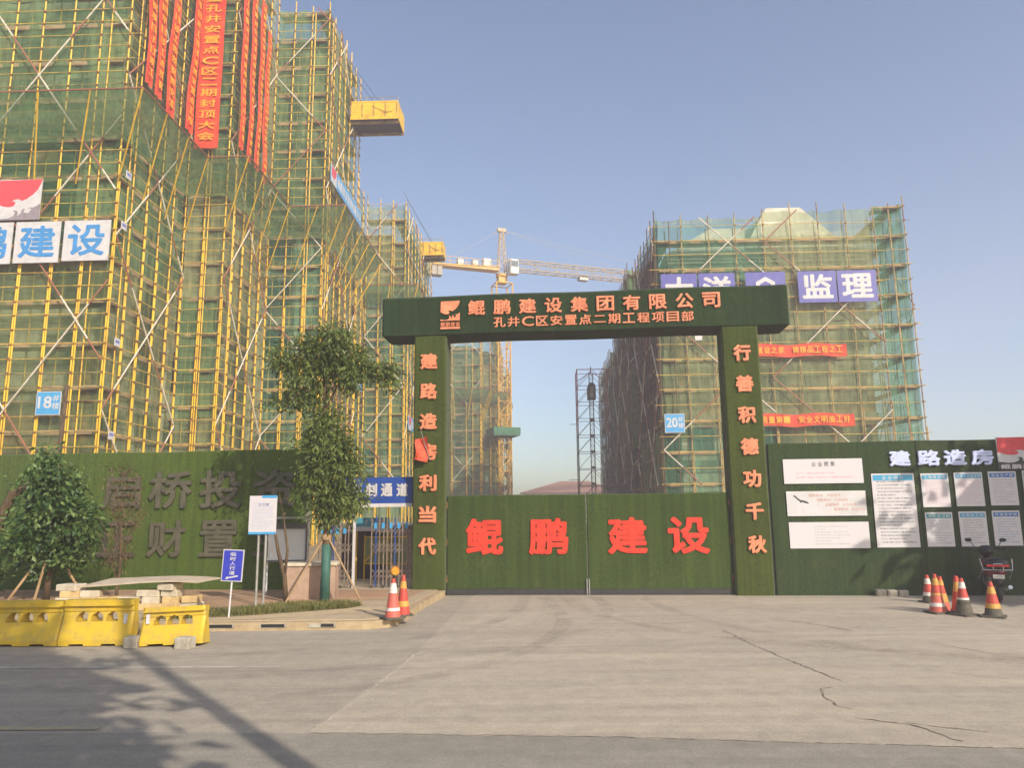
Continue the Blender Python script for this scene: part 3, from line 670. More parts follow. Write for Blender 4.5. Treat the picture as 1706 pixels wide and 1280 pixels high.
def block(root, off, poly, ztop, faces_win, floor=2.95, z_first=1.0, wallm=None, roof=False):
    mb = MB(); P = [(x-off[0], y-off[1]) for x, y in poly]; mb.slab(P, -0.02, ztop); mb.build('wall', wallm or M_WALL, root)
    z = z_first + floor - 0.12; k = 0
    c = Vector((sum(p[0] for p in P)/len(P), sum(p[1] for p in P)/len(P)))
    while z < ztop-0.5:
        mb = MB(); n = len(P)
        for i in range(n):
            a = Vector(P[i]); b = Vector(P[(i+1) % n]); d = (b-a).normalized(); nr = Vector((d.y, -d.x))
            mb.box(-0.0, (b-a).length, -0.05, 0.12, 0, 0.32, 0, Matrix(((d.x, nr.x, 0, a.x), (d.y, nr.y, 0, a.y), (0, 0, 1, z), (0, 0, 0, 1))))
        mb.build('floor_band', M_SLAB, root); z += floor
    # windows: one built, the rest copies
    mb = MB(); fr = 0.06; W, H = 1.5, 1.55
    for (x0, x1, z0, z1) in ((-W/2, W/2, 0, fr), (-W/2, W/2, H-fr, H), (-W/2, -W/2+fr, fr, H-fr), (W/2-fr, W/2, fr, H-fr), (-fr/2, fr/2, fr, H-fr)): mb.box(x0, x1, -0.05, 0.02, z0, z1)
    proto = None; pane = None; cnt = 0
    for (a, b, nwin, wz0) in faces_win:
        a = Vector((a[0]-off[0], a[1]-off[1])); b = Vector((b[0]-off[0], b[1]-off[1])); d = (b-a).normalized(); nr = Vector((d.y, -d.x)); L = (b-a).length
        fl_ = 0
        while z_first+fl_*floor+0.9+H < ztop:
            zz = z_first+fl_*floor+0.9; fl_ += 1
            if zz < wz0: continue
            for i in range(nwin):
                if cnt >= 100: continue
                p = a + d*(L*(i+0.5)/nwin); cnt += 1; loc = (p.x+nr.x*0.01, p.y+nr.y*0.01, zz); rz = math.atan2(d.y, d.x)
                if proto is None:
                    proto = mb.build('window', M_WFRAME, root); m2 = MB(); m2.box(-W/2+fr, W/2-fr, -0.012, 0.0, fr, H-fr); pane = m2.build('pane', M_DARK, proto); f = proto
                else:
                    f = dup(proto, root); dup(pane, f)
                f.location = loc; f.rotation_euler = (0, 0, rz)

# --- the tall stepped tower on the left (number 18)
off = (-17.5, 35)
zA = 33.0
inset = 1.25
tp = [(-30, 29+inset), (-17.5-inset, 29+inset), (-17.5-inset, 35+inset), (-15.5-inset, 35+inset), (-15.5-inset, 41+inset), (-12.35-inset, 41+inset), (-12.35-inset, 50), (-30, 50)]
tb = thing('tower_block', 'tall unfinished concrete tower behind green netting on the left', 'building', BF(*off), -BA)
block(tb, off, tp, 30.9, [(tp[0], tp[1], 4, 3), (tp[1], tp[2], 2, 3), (tp[2], tp[3], 1, 3), (tp[3], tp[4], 2, 3), (tp[4], tp[5], 1, 3), (tp[5], tp[6], 2, 3)])
sc = thing('scaffold', 'yellow pipe scaffold with green nets wrapping the tall left tower', 'scaffold', BF(*off), -BA)
NL = [M_NET, M_NET, M_NET_D]
FA = [((-26.5, 29), (-17.5, 29), zA, dict(w=2.6)), ((-17.5, 29), (-17.5, 35), zA, dict(w=3.0)), ((-17.5, 35), (-15.5, 35), zA, dict(nobrace=True, bay=1.0, net=[M_NET, M_NET_D, M_NET_D])),
      ((-15.5, 35), (-15.5, 41), 33.2, dict(w=2.9)), ((-15.5, 41), (-12.35, 41), 32.3, dict(w=3.15, bay=1.05, net=[M_NET_D, M_NET_T, M_NET_D])), ((-12.35, 41), (-12.35, 49), 32.4, dict(w=3.0))]
FA[0][3]['phase'] = 0
scaffold(sc, off, FA, 3.2, 0.6, 1.8, 14.5, [M_YELLOW, M_RAIL], NL, 1.25, (5.9, 3.65))
# slanted catch net on struts, raised outward
ZO, ZI, OUT = 18.7, 17.5, 1.8
inn = [(-26.5, 29), (-17.5, 29), (-17.5, 35), (-15.5, 35), (-15.5, 41), (-12.35, 41), (-12.35, 49)]
out = [(-26.5, 29-OUT), (-17.5+OUT, 29-OUT), (-17.5+OUT, 35-OUT), (-15.5+OUT, 35-OUT), (-15.5+OUT, 41-OUT), (-12.35+OUT, 41-OUT), (-12.35+OUT, 49)]
def catch_net(root, off, inn, out, zi, zo, netm, strut=True, drop=2.3):
    for k in range(len(inn)-1):
        a0, a1, b0, b1 = [Vector((p[0]-off[0], p[1]-off[1])) for p in (inn[k], inn[k+1], out[k], out[k+1])]
        n = max(3, int((b1-b0).length/0.35)); m = 8; vs = []
        for j in range(m+1):
            for i in range(n+1):
                pa = a0.lerp(a1, i/n); pb = b0.lerp(b1, i/n); p = pa.lerp(pb, j/m); s = i/n*(b1-b0).length
                sag = 0.28*math.sin(math.pi*j/m)*(0.7+0.3*abs(math.sin(s*1.05)))+0.07*wob(s*3+j, k)
                vs.append((p.x, p.y, zi+(zo-zi)*j/m - sag))
        mb = MB(); mb.add(vs, [(j*(n+1)+i, j*(n+1)+i+1, (j+1)*(n+1)+i+1, (j+1)*(n+1)+i) for j in range(m) for i in range(n)]); mb.build('catch_net', netm, root, True)
        mb = MB(); mb.tube((b0.x, b0.y, zo), (b1.x, b1.y, zo), 0.035, 6); mb.build('catch_rail', M_BR_R, root)
        if strut:
            ns = max(1, round((b1-b0).length/2.0))
            for i in range(ns+1):
                if i == 0 and k > 0: continue
                pb = b0.lerp(b1, i/ns); pa = a0.lerp(a1, i/ns)
                mb = MB(); mb.tube((pb.x, pb.y, zo), (pa.x, pa.y, zo-drop-0.9), 0.032, 6); mb.build('strut', M_YELLOW, root)
M_CATCH = net_mat('net_catch', S(98, 148, 92), S(150, 182, 130), 0.5, 0.76)
catch_net(sc, off, inn, out, ZI, ZO, M_CATCH)

# --- second block (F2, G, H)
off = (-10.9, 52)
tb = thing('apartment_block', 'lower netted apartment block directly behind the tall left tower', 'building', BF(*off), -BA)
gp = [(-26, 52+inset), (-9.5-inset, 52+inset), (-9.5-inset, 66), (-26, 66)]
block(tb, off, gp, 22.3, [(gp[0], gp[1], 6, 3), (gp[1], gp[2], 3, 3)])
sc = thing('scaffold', 'green netted pipe scaffold on the lower block behind the left tower', 'scaffold', BF(*off), -BA)
scaffold(sc, off, [((-12.35, 49.3), (-12.35, 52), 24.6, dict(first=True, nobrace=True)), ((-12.35, 52), (-9.5, 52), 24.2, dict(w=2.85, bay=0.95)), ((-9.5, 52), (-9.5, 65), 24.2, dict(w=3.25))], 3.2, 0.6, 1.8, 12, [M_YELLOW, M_RAIL], [M_NET, M_NET_D, M_NET_T], 1.5, (7.0, 3.6))
catch_net(sc, off, [(-12.35, 52), (-9.5, 52), (-9.5, 65)], [(-12.35, 50.6), (-8.3, 50.6), (-8.3, 65)], 16.6, 17.6, M_CATCH)

# --- third and fourth blocks, seen through the gate
off = (-6.5, 80)
tb = thing('apartment_block', 'netted apartment block seen through the arch beside its left pillar', 'building', BF(*off), -BA)
gp = [(-22, 81.2), (-7.4, 81.2), (-7.4, 84.2), (-5.6, 84.2), (-5.6, 94), (-22, 94)]
block(tb, off, gp, 20.0, [(gp[0], gp[1], 8, 3), (gp[3], gp[4], 3, 3)])
sc = thing('scaffold', 'netted scaffold seen through the arch beside its left pillar', 'scaffold', BF(*off), -BA)
scaffold(sc, off, [((-14, 80), (-6.2, 80), 21.8, dict(w=3, first=True)), ((-6.2, 80), (-6.2, 83), 21.8, dict(nobrace=True)), ((-6.2, 83), (-4.4, 83), 21.6, dict(nobrace=True, bay=0.9)), ((-4.4, 83), (-4.4, 94), 21.2, dict(w=3))], 3.2, 0.6, 1.8, 10, [M_YELLOW, M_OLD], [M_NET, M_NET_D, M_NET_T], 1.5, (6.5, 3.6), standard_n=5)
catch_net(sc, off, [(-9, 80), (-6.2, 80), (-6.2, 83), (-4.4, 83), (-4.4, 94)], [(-9, 78.6), (-5.0, 78.6), (-5.0, 81.6), (-3.2, 81.6), (-3.2, 94)], 13.6, 14.8, M_CATCH)
off = (-3.6, 97)
sc = thing('scaffold', 'far netted scaffold just left of the crane mast', 'scaffold', BF(*off), -BA)
scaffold(sc, off, [((-12, 97), (-4.0, 97), 20.5, dict(w=3, first=True)), ((-4.0, 97), (-4.0, 110), 20.5, dict(w=3))], 3.2, 0.9, 1.8, 0, [M_OLD, M_OLD], [M_NET_D, M_NET_T], 1.5, (6.5, 3.6), standard_n=5, detail=False)
tb = thing('apartment_block', 'far unfinished block just left of the crane mast', 'building', BF(*off), -BA)
gp = [(-22, 98.2), (-5.2, 98.2), (-5.2, 110), (-22, 110)]
block(tb, off, gp, 19, [(gp[0], gp[1], 8, 3), (gp[1], gp[2], 3, 3)])

DWALL = wall_mat('wall_shade_dark', S(84, 78, 70), S(80, 64, 50), S(98, 92, 82))  # wall colours darkened to paint in the shade of the alley
NDK = net_mat('net_shade_dark', S(44, 52, 46), S(70, 70, 60), 0.72, 0.9)  # net colour and opacity deepened so they hold the alley shade
M_DKP = basic('scaffold_shade_brown', S(104, 82, 56), 0.8, S(74, 60, 44), 2)  # pole colour includes the shade on the alley side
# --- right building (number 20)
off = (14, 42)
tb = thing('apartment_block', 'six storey netted block with pale hipped roof right of the gate', 'building', BF(*off), -BA)
rp = [(6.93+inset, 42+inset), (19.3, 42+inset), (19.3, 53.5), (6.93+inset, 53.5)]
block(tb, off, rp, 16.3, [(rp[0], rp[1], 5, 3), (rp[3], rp[0], 4, 3)])
L = lambda u, v, z: (u-off[0], v-off[1], z)
mb = MB()
for (u0, u1, v0, z0, u2, u3, zr) in ((7.6, 19.8, 42.6, 16.55, 11.2, 17.6, 19.5),):
    e = [L(u0, v0, z0), L(u1, v0, z0), L(u1, 54, z0), L(u0, 54, z0), L(u2, 46.2, zr), L(u3, 46.2, zr)]
    mb.add(e, [(0, 1, 5, 4), (1, 2, 5), (2, 3, 4, 5), (3, 0, 4), (3, 2, 1, 0)])
rf_ = mb.build('roof', M_ROOF_PALE, tb)
mb = MB(); e = [L(12.4, 43.0, 17.0), L(18.4, 43.0, 17.0), L(18.4, 47.9, 17.0), L(12.4, 47.9, 17.0), L(14.3, 44.6, 20.15), L(16.4, 44.6, 20.15), L(16.4, 46.8, 20.15), L(14.3, 46.8, 20.15)]
mb.add(e, [(0, 1, 5, 4), (1, 2, 6, 5), (2, 3, 7, 6), (3, 0, 4, 7), (4, 5, 6, 7), (3, 2, 1, 0)]); mb.build('dormer', M_ROOF_PALE, rf_)
mb = MB()
for k in range(3): mb.box(7.8-0.1*k-off[0], 19.6+0.1*k-off[0], 42.95-0.12*k-off[1], 43.2-off[1], 16.12+0.18*k, 16.26+0.18*k)
mb.build('cornice', M_SLAB, tb)
sc = thing('scaffold', 'pipe scaffold with green nets wrapping the six storey block on the right', 'scaffold', BF(*off), -BA)
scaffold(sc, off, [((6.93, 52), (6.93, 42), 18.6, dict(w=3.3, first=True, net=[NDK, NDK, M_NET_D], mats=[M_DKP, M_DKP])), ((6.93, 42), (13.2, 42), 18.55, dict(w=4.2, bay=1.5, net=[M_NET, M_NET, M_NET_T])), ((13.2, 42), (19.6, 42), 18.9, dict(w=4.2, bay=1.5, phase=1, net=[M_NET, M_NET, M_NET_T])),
    ((19.6, 42), (21.2, 41.8), 19.05, dict(nobrace=True, bay=0.8, net=M_NET_T)), ((21.2, 41.8), (21.2, 52), 19.05, dict(net=M_NET_T, w=3.3))],
    3.1, 0.88, 1.76, 6, [M_OLD, M_RAIL], None, 1.5, (5.0, 4.0))

# --- darker blocks further back on the right of the alley
off = (8, 61)
tb = thing('apartment_block', 'shaded netted block behind the right building, facing the alley', 'building', BF(*off), -BA)
gp = [(6.9+inset, 55.5), (20, 55.5), (20, 66), (6.9+inset, 66)]
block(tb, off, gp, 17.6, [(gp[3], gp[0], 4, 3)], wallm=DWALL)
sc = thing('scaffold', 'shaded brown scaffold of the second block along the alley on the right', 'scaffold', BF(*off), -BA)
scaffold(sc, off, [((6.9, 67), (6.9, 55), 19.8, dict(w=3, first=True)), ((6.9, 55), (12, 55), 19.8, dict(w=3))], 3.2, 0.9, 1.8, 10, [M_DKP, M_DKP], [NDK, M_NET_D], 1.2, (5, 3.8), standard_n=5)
off = (8, 75)
tb = thing('apartment_block', 'farthest shaded block along the alley behind the hoist tower', 'building', BF(*off), -BA)
gp = [(6.9+inset, 71.5), (20, 71.5), (20, 86), (6.9+inset, 86)]
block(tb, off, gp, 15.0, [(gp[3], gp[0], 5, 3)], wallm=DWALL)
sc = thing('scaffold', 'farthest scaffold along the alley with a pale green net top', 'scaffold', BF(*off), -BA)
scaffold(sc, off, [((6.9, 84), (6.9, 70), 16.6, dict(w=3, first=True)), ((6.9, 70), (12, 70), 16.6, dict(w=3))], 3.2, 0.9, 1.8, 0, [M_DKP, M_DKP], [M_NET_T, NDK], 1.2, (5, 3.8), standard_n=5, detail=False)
# a low site shed closing the alley foot
o = thing('site_shed', 'low dark site shed at the foot of the shaded alley blocks', 'shed', BF(7.4, 57), -BA)
mb = MB(); mb.box(-1.6, 1.4, 0, 8, -0.02, 3.6); mb.build('wall', basic('shed_dark', S(70, 66, 60), 0.8, S(52, 50, 46), 1.2), o)
mb = MB(); mb.box(-1.75, 1.5, -0.15, 8.1, 3.602, 3.72); mb.build('roof', basic('shed_roof', S(92, 88, 82), 0.7), o)

# ------------------------------------------------------------------ signs hung on the scaffolds
def hang(name, label, cat, u, v, z, face='front', group=None):
    """a thing whose local x runs along the face and y points into it; origin at its lower left corner"""
    rz = -BA if face == 'front' else -BA + math.pi/2
    return thing(name, label, cat, BF(u, v, z), rz, group)
FRONT = 28.8
def char_panel(label, u0, u1, z0, z1, v, ch, back, ink, bold=0.02, group=None, ty=0.0):
    o = hang('character_board', label, 'sign board', u0, v, z0, 'front', group); W = u1-u0; H = z1-z0
    mb = MB(); mb.box(0, W, -0.03, 0.0, 0, H); mb.build('board', back, o)
    for x in (0.2, W-0.2):
        mb = MB(); mb.tube((x, -0.02, H-0.02), (x+0.06, 0.1, H+0.14), 0.02, 5); mb.build('tie', M_RUST, o)
    if ch:
        mb = MB(); letters(mb, ch, W*0.10, W*0.90, H*0.12, H*0.90, -0.045, 0.013, bold); mb.build('lettering', ink, o)
    return o
g = 'white character boards on the left tower'
char_panel('white board with a blue character 鹏, cut by the left edge of the photo', -23.55, -21.62, 11.95, 13.75, FRONT, '鹏', M_WHITE, M_LETBLUE, 0.025, g)
char_panel('white board with a blue character 建, middle of the row on the left tower', -21.5, -19.6, 11.97, 13.75, FRONT, '建', M_WHITE, M_LETBLUE, 0.025, g)
char_panel('white board with a blue character 设, nearest the corner of the left tower', -19.45, -17.5, 12.02, 13.76, FRONT, '设', M_WHITE, M_LETBLUE, 0.025, g)
o = hang('emblem_board', 'board with red sky and white bird emblem high on the left tower', 'emblem board', -22.55, FRONT, 13.85)
mb = MB(); mb.box(0, 1.98, -0.03, 0, 0, 1.78); mb.build('board', M_WHITE, o)
mb = MB(); logo(mb, 0, 1.98, 0, 1.78, -0.031, 0.006, 0, 1); mb.build('emblem', [M_LOGORED, M_LOGOGREY], o)
def num_board(label, u0, u1, z0, z1, v, num):
    o = hang('number_board', label, 'number board', u0, v, z0); W = u1-u0; H = z1-z0
    mb = MB(); mb.box(0, W, -0.03, 0, 0, H); mb.build('board', M_WHITE, o)
    mb = MB(); mb.box(0.03, W-0.03, -0.034, -0.031, 0.03, H-0.03); mb.build('face', M_BLUE2, o)
    mb = MB(); letters(mb, num, W*0.08, W*0.64, H*0.28, H*0.8, -0.04, 0.005, 0.03); letters(mb, '#', W*0.68, W*0.92, H*0.58, H*0.84, -0.04, 0.005, 0.02); letters(mb, '楼', W*0.66, W*0.95, H*0.24, H*0.52, -0.04, 0.005, 0.015)
    mb.build('lettering', M_WHITE, o)
num_board('small blue board numbered 18 low on the left tower', -19.92, -18.92, 5.65, 6.6, FRONT, '18')
num_board('small blue board numbered 20 on the right building beside the arch pillar', 7.02, 8.12, 5.95, 7.0, 41.8, '20')
g = 'violet boards on the right building'
for (u0, u1, ch, lb) in ((14.9, 17.05, '监', 'violet board with white character 监, left of the two fully visible'), (17.12, 19.3, '理', 'violet board with white character 理, right end of the row'),
                        (7.15, 9.2, '大', 'violet board half hidden behind the beam, leftmost of the row'), (9.3, 11.35, '洋', 'violet board half hidden behind the beam, second from left')):
    char_panel(lb, u0, u1, 13.25, 15.1, 41.75, ch, M_PURPLE, M_WHITE, 0.035, g)
o = char_panel('violet board with a white hexagon emblem, half hidden behind the beam end', 11.95, 14.2, 13.25, 15.1, 41.75, None, M_PURPLE, M_WHITE, 0.02, g)
mb = MB(); hx = [(1.12+0.62*math.cos(R(30+60*i)), 0.95+0.62*math.sin(R(30+60*i))) for i in range(6)]; hi_ = [(1.12+0.36*math.cos(R(30+60*i)), 0.95+0.36*math.sin(R(30+60*i))) for i in range(6)]
for i in range(6): mb.plate([hx[i], hx[(i+1) % 6], hi_[(i+1) % 6], hi_[i]][::-1], -0.04, -0.031)
mb.build('emblem', M_WHITE, o)
def banner_h(label, u0, u1, z0, z1, v, txt):
    o = hang('banner', label, 'banner', u0, v, z0, 'front', 'horizontal red banners on the right building'); W = u1-u0; H = z1-z0
    mb = MB(); n = 24; vs = []
    for j in (0, 1):
        for i in range(n+1): vs.append((W*i/n, -0.03-0.03*math.sin(i*1.1), H*j + 0.05*math.sin(i*0.5)))
    mb.add(vs, [(i, i+1, n+2+i, n+1+i) for i in range(n)]); mb.build('cloth', M_BANNER, o)
    mb = MB(); run_of(mb, txt, 0.3, W-0.25, H*0.25, H*0.8, -0.085, 0.01, 0.02, 0.15); mb.build('lettering', M_BANTXT, o)
banner_h('red banner with yellow writing, upper of two on the right building', 12.0, 17.3, 10.15, 10.85, 41.75, '建设之家 铸精品工程之工')
banner_h('red banner with yellow writing, lower of two on the right building', 12.0, 17.4, 6.22, 6.9, 41.75, '质量第一 安全文明施工好')
mb = MB(); mb.box(0, 0.4, -0.02, 0, 0, 0.3); o = mb.build('tag_board', M_WHITE); o.location = BF(8.95, 41.85, 11.2); o.rotation_euler = (0, 0, -BA); tag(o, 'tiny blank white tag high on the right building scaffold', 'tag board')

# long red vertical banners on the tower
def banner_v(label, pos, z0, z1, wd, txt, face, seed, twist=0.0):
    rnd = random.Random(seed)
    o = hang('banner', label, 'banner', pos[0], pos[1], z0, face, 'vertical red banners on the left tower'); H = z1-z0
    n = 30; vs = []; ph = rnd.uniform(0, 6); am = rnd.uniform(0.05, 0.12) if twist else 0.02
    cx = lambda t: am*math.sin(t*4+ph)*(1-t)*2 if twist else 0
    wv = lambda t: wd*(1-twist*0.35*(0.5+0.5*math.sin(t*6+ph)))
    for i in range(n+1):
        t = i/n
        for sx, yy in ((-0.5, 0.0), (-0.17, -0.03), (0.17, 0.02), (0.5, -0.02)):
            vs.append((cx(t)+sx*wv(t), -0.08+yy*(1+twist*2)+0.03*math.sin(t*17+ph), H*t))
    mb = MB(); mb.add(vs, [(i*4+k, i*4+k+1, i*4+k+5, i*4+k+4) for i in range(n) for k in range(3)]); mb.build('cloth', M_BANNER, o, True)
    mb = MB(); m = len(txt); hh = (H-0.6)/m
    for i, ch in enumerate(txt):
        zt = H-0.3-i*hh; t = (zt-hh/2)/H; c = cx(t); ww = wv(t)*0.34
        letters(mb, ch, c-ww, c+ww, zt-hh*0.8, zt-hh*0.1, -0.17 if twist else -0.15, 0.012, 0.02)
    mb.build('lettering', M_BANTXT, o)
banner_v('flat wide red banner with yellow characters, facing the road on the tower', (-16.55, 34.75), 19.95, 31.3, 1.25, '员工建设暨孔井安置点C区二期封顶大会', 'front', 1)
T = '热烈祝贺安置点工程顺利完成预祝项目早日竣工'
for i, (v, z, tx) in enumerate(((30.0, 20.7, T), (30.9, 20.6, T[3:]+T[:3]), (32.2, 20.3, T[6:]+T[:6]), (34.2, 20.5, T[9:]+T[:9]))):
    banner_v(['leftmost twisted red banner on the tower side', 'second twisted red banner from the left on the tower side', 'third twisted red banner from the left on the tower side', 'twisted red banner just left of the flat wide banner'][i], (-17.25, v), z, 32.6, 0.72, tx, 'side', i+3, 0.8)
for i, (v, z, zt, tx) in enumerate(((35.5, 20.4, 31.6, T[2:]+T[:2]), (36.6, 20.2, 31.2, T[5:]+T[:5]), (37.8, 20.2, 30.4, T[8:]+T[:8]), (38.8, 20.0, 29.2, T[11:]+T[:11]))):
    banner_v(['twisted red banner just right of the flat wide banner', 'second twisted red banner right of the flat wide banner', 'thin twisted red banner, third right of the flat one', 'rightmost red banner of the row on the tower'][i], (-15.25, v), z, zt, 0.6, tx, 'side', i+13, 0.8)
# blue banners on receding faces
def banner_side(label, u, v0, v1, z0, z1, txt, emb=True):
    o = hang('banner', label, 'banner', u, v0, z0, 'side', 'blue sloping banners on scaffold sides'); W = v1-v0; H = z1-z0
    mb = MB(); mb.box(0, W, -0.04, 0, 0, H); mb.build('cloth', M_BLUE2, o)
    mb = MB(); x0 = 0.2
    if emb:
        m3 = MB(); m3.box(0.0, H*1.1, -0.046, -0.041, 0, H, 0); m3.plate([(0.1, H*0.4), (H*0.6, H*0.3), (H, H*0.7), (H, H*0.95), (0.1, H*0.95)], -0.05, -0.0465, 1); m3.build('emblem', [M_WHITE, M_LOGORED], o); x0 = H*1.3
    run_of(mb, txt, x0, W-0.2, H*0.2, H*0.8, -0.05, 0.008, 0.02, 0.15); mb.build('lettering', M_WHITE, o)
banner_side('long blue banner with red and white emblem high on the tower side', -12.1, 41.4, 48.9, 21.2, 22.3, '鲲鹏建设集团有限公司')
banner_side('blue banner low on the tower side, partly behind the tree top', -12.1, 45.2, 50.4, 9.9, 11.2, '安全生产文明施工')
banner_side('small blue and white board on the second block beside the arch pillar', -9.3, 53.0, 55.6, 7.6, 8.6, '施工安全')
# small tags at the tower corner
for i, (v, z) in enumerate(((29.35, 15.9), (29.3, 13.6), (29.5, 8.6), (29.6, 4.75))):
    o = hang('tag_board', ['small white and blue tag on the tower corner pole, highest', 'small white tag on the corner pole beside the character boards', 'small white tag halfway down the tower corner pole', 'small white and blue tag at the corner pole just above the hoarding'][i], 'tag board', -17.38, v, z, 'side', 'small tags on the tower corner')
    mb = MB(); mb.box(0, 0.4, -0.02, 0, 0, 0.34); mb.build('board', M_WHITE, o)
    mb = MB(); mb.box(0.06, 0.34, -0.025, -0.0205, 0.14, 0.26); mb.build('print', basic('print_pale_blue', S(120, 132, 196), 0.5), o)
# brown wooden pole behind the hoarding
mb = MB(); mb.path([(0, 0, -0.1), (0.02, 0.0, 3), (0.1, 0, 6.2)], [0.09, 0.085, 0.07], 9); o = mb.build('wooden_pole', M_BARK); o.location = BF(-16.5, 25.2); tag(o, 'brown wooden pole standing behind the left hoarding', 'pole')

# ------------------------------------------------------------------ loading platforms
def platform(label, u, v, z, W, D, H):
    o = hang('loading_platform', label, 'loading platform', u, v, z, 'front', 'yellow loading platforms on the scaffolds')
    mb = MB(); mb.box(0, W, 0, D, 0, 0.14); mb.build('floor_plate', M_PLATD, o)
    for nm, q in (('side_panel', (0, W, -0.04, 0, 0.0, H)), ('side_panel', (0, W, D, D+0.04, 0.0, H)), ('end_panel', (W, W+0.04, -0.04, D+0.04, 0.0, H))):
        mb = MB(); x0, x1, y0, y1, z0, z1 = q; mb.box(x0, x1, y0, y1, z0+0.02, z1)
        if nm == 'side_panel':
            yy = y0-0.02 if y0 < 0 else y1+0.0
            mb.box(x0, x1, yy, yy+0.02, z1-0.06, z1+0.04); mb.box(x0, x1, yy, yy+0.02, z0-0.04, z0+0.16)
        mb.build(nm, M_PLATY, o)
    mb = MB()
    for x in np.linspace(0, W, 4): mb.tube((x, 0, H), (x, 0, H+0.35), 0.02, 5); mb.tube((x, D, H), (x, D, H+0.35), 0.02, 5)
    mb.tube((0, 0, H+0.33), (W, 0, H+0.33), 0.018, 5); mb.tube((0, D, H+0.33), (W, D, H+0.33), 0.018, 5); mb.build('guard_rail', M_OLD, o)
    for y in (0.02, D-0.02):
        mb = MB(); mb.tube((W*0.6, y, H), (-1.2, y, H+4.6), 0.015, 5); mb.build('stay_rope', M_BLACK, o)
    for y in (0.25, D-0.35):
        mb = MB(); mb.box(-2.2, W, y, y+0.1, -0.02-0.16, -0.145); mb.box(-2.2, W, y, y+0.1, -0.02, 0.0-0.002); mb.box(-2.2, W, y+0.04, y+0.06, -0.1449, -0.0201); mb.build('girder', M_OLD, o)
    mb = MB()
    for x in np.linspace(0.05, W-0.05, 5): mb.box(x-0.025, x+0.025, -0.085, -0.0605, 0.17, H-0.07)
    mb.build('side_rib', M_OLD, o)
    mb = MB(); mb.path([(W*0.45, -0.095, H*0.75), (W*0.6, -0.095, H*0.55), (W*0.75, -0.095, H*0.35), (W*0.9, -0.095, H*0.4)], 0.015, 5); mb.build('loose_cable', M_BLACK, o)
    mb = MB(); mb.box(W*0.62, W*0.95, D*0.5, D*0.9, H*0.9, H+0.12); mb.build('load', M_WHITE, o)
platform('big yellow loading platform jutting from the tall left tower', -12.3, 46.2, 27.8, 3.2, 2.2, 1.25)
platform('smaller far yellow loading platform jutting from the second block', -10.0, 60.0, 23.1, 2.2, 1.6, 1.1)

# ------------------------------------------------------------------ tower crane
def lattice(mb, A, B, wd, ht, n, r, rr):
    """square lattice girder from A to B, wd wide, ht high"""
    A = Vector(A); B = Vector(B); d = (B-A).normalized()
    upv = Vector((0, 0, 1)) if abs(d.z) < 0.9 else Vector((0, 1, 0)); sd_ = d.cross(upv).normalized(); upv = sd_.cross(d).normalized()
    cs = [(-1, -1), (1, -1), (1, 1), (-1, 1)]
    C = lambda t, c: A.lerp(B, t) + sd_*(c[0]*wd/2) + upv*(c[1]*ht/2)
    for c in cs: mb.tube(C(0, c), C(1, c), r, 5)
    for i in range(n):
        t0 = i/n; t1_ = (i+1)/n
        for k in range(4):
            c, e = cs[k], cs[(k+1) % 4]
            mb.tube(C(t0, c), C(t0, e), rr, 4); mb.tube(C(t0, c if i % 2 else e), C(t1_, e if i % 2 else c), rr, 4)
cr = thing('tower_crane', 'tall yellow tower crane with long pale jib behind the arch', 'tower crane', (-1.05, 83, 0), R(18.5))
mb = MB(); lattice(mb, (0, 0, 0), (0, 0, 26.2), 1.45, 1.45, 17, 0.09, 0.045); mb.build('mast', M_CRANE, cr)
mb = MB(); mb.box(-0.5, 0.5, -0.5, 0.5, 27.6, 28.6); mb.lathe([(0.7, 0), (0.7, 0.3)], 16, (0, 0, 28.4)); mb.build('slewing_unit', M_CRANE, cr)
mb = MB()
for x in (-1, 1):
    for y in (-1, 1): mb.tube((x*0.95, y*0.95, 24.6), (x*0.95, y*0.95, 27.5), 0.09, 5)
for z in (24.6, 26.0, 27.5):
    for x in (-1, 1): mb.tube((x*0.95, -0.95, z), (x*0.95, 0.95, z), 0.07, 5); mb.tube((-0.95, x*0.95, z), (0.95, x*0.95, z), 0.07, 5)
mb.box(-1.7, -1.0, -0.5, 0.5, 24.9, 25.5); mb.box(1.0, 1.6, -0.5, 0.5, 24.9, 25.5); mb.build('climbing_cage', M_CRANE, cr)
mb = MB()
for x, y in ((-0.5, -0.5), (0.5, -0.5), (0.5, 0.5), (-0.5, 0.5)): mb.tube((x, y, 28.6), (x*0.35+0.0, y*0.35, 34.0), 0.07, 5)
for i in range(6):
    t = i/6; q = 0.5*(1-0.65*t); z = 28.6+5.4*t
    mb.tube((-q, -q, z), (q, -q, z), 0.04, 4); mb.tube((-q, -q, z), (q*0.9, -q*0.9, z+0.9), 0.04, 4); mb.tube((-q, q, z), (q, q, z), 0.04, 4)
mb.box(-0.5, 0.5, -0.2, 0.2, 33.9, 34.3); mb.tube((-0.45, 0, 34.0), (-0.8, 0, 33.6), 0.05, 5); mb.tube((0.45, 0, 34.0), (0.8, 0, 33.6), 0.05, 5); mb.build('tower_head', M_CRANE_P, cr)
mb = MB(); lattice(mb, (0.6, 0, 29.95), (42, 0, 29.95), 1.1, 1.1, 34, 0.075, 0.035); mb.build('jib', M_CRANE_P, cr)
mb = MB(); mb.box(-8.2, -0.5, -0.6, 0.6, 29.0, 29.25); mb.tube((-8.2, -0.6, 30.1), (-0.5, -0.6, 30.1), 0.03, 4); mb.tube((-8.2, -0.6, 29.6), (-0.5, -0.6, 29.6), 0.03, 4)
for x in np.linspace(-8.2, -0.5, 9): mb.tube((x, -0.6, 29.2), (x, -0.6, 30.1), 0.03, 4)
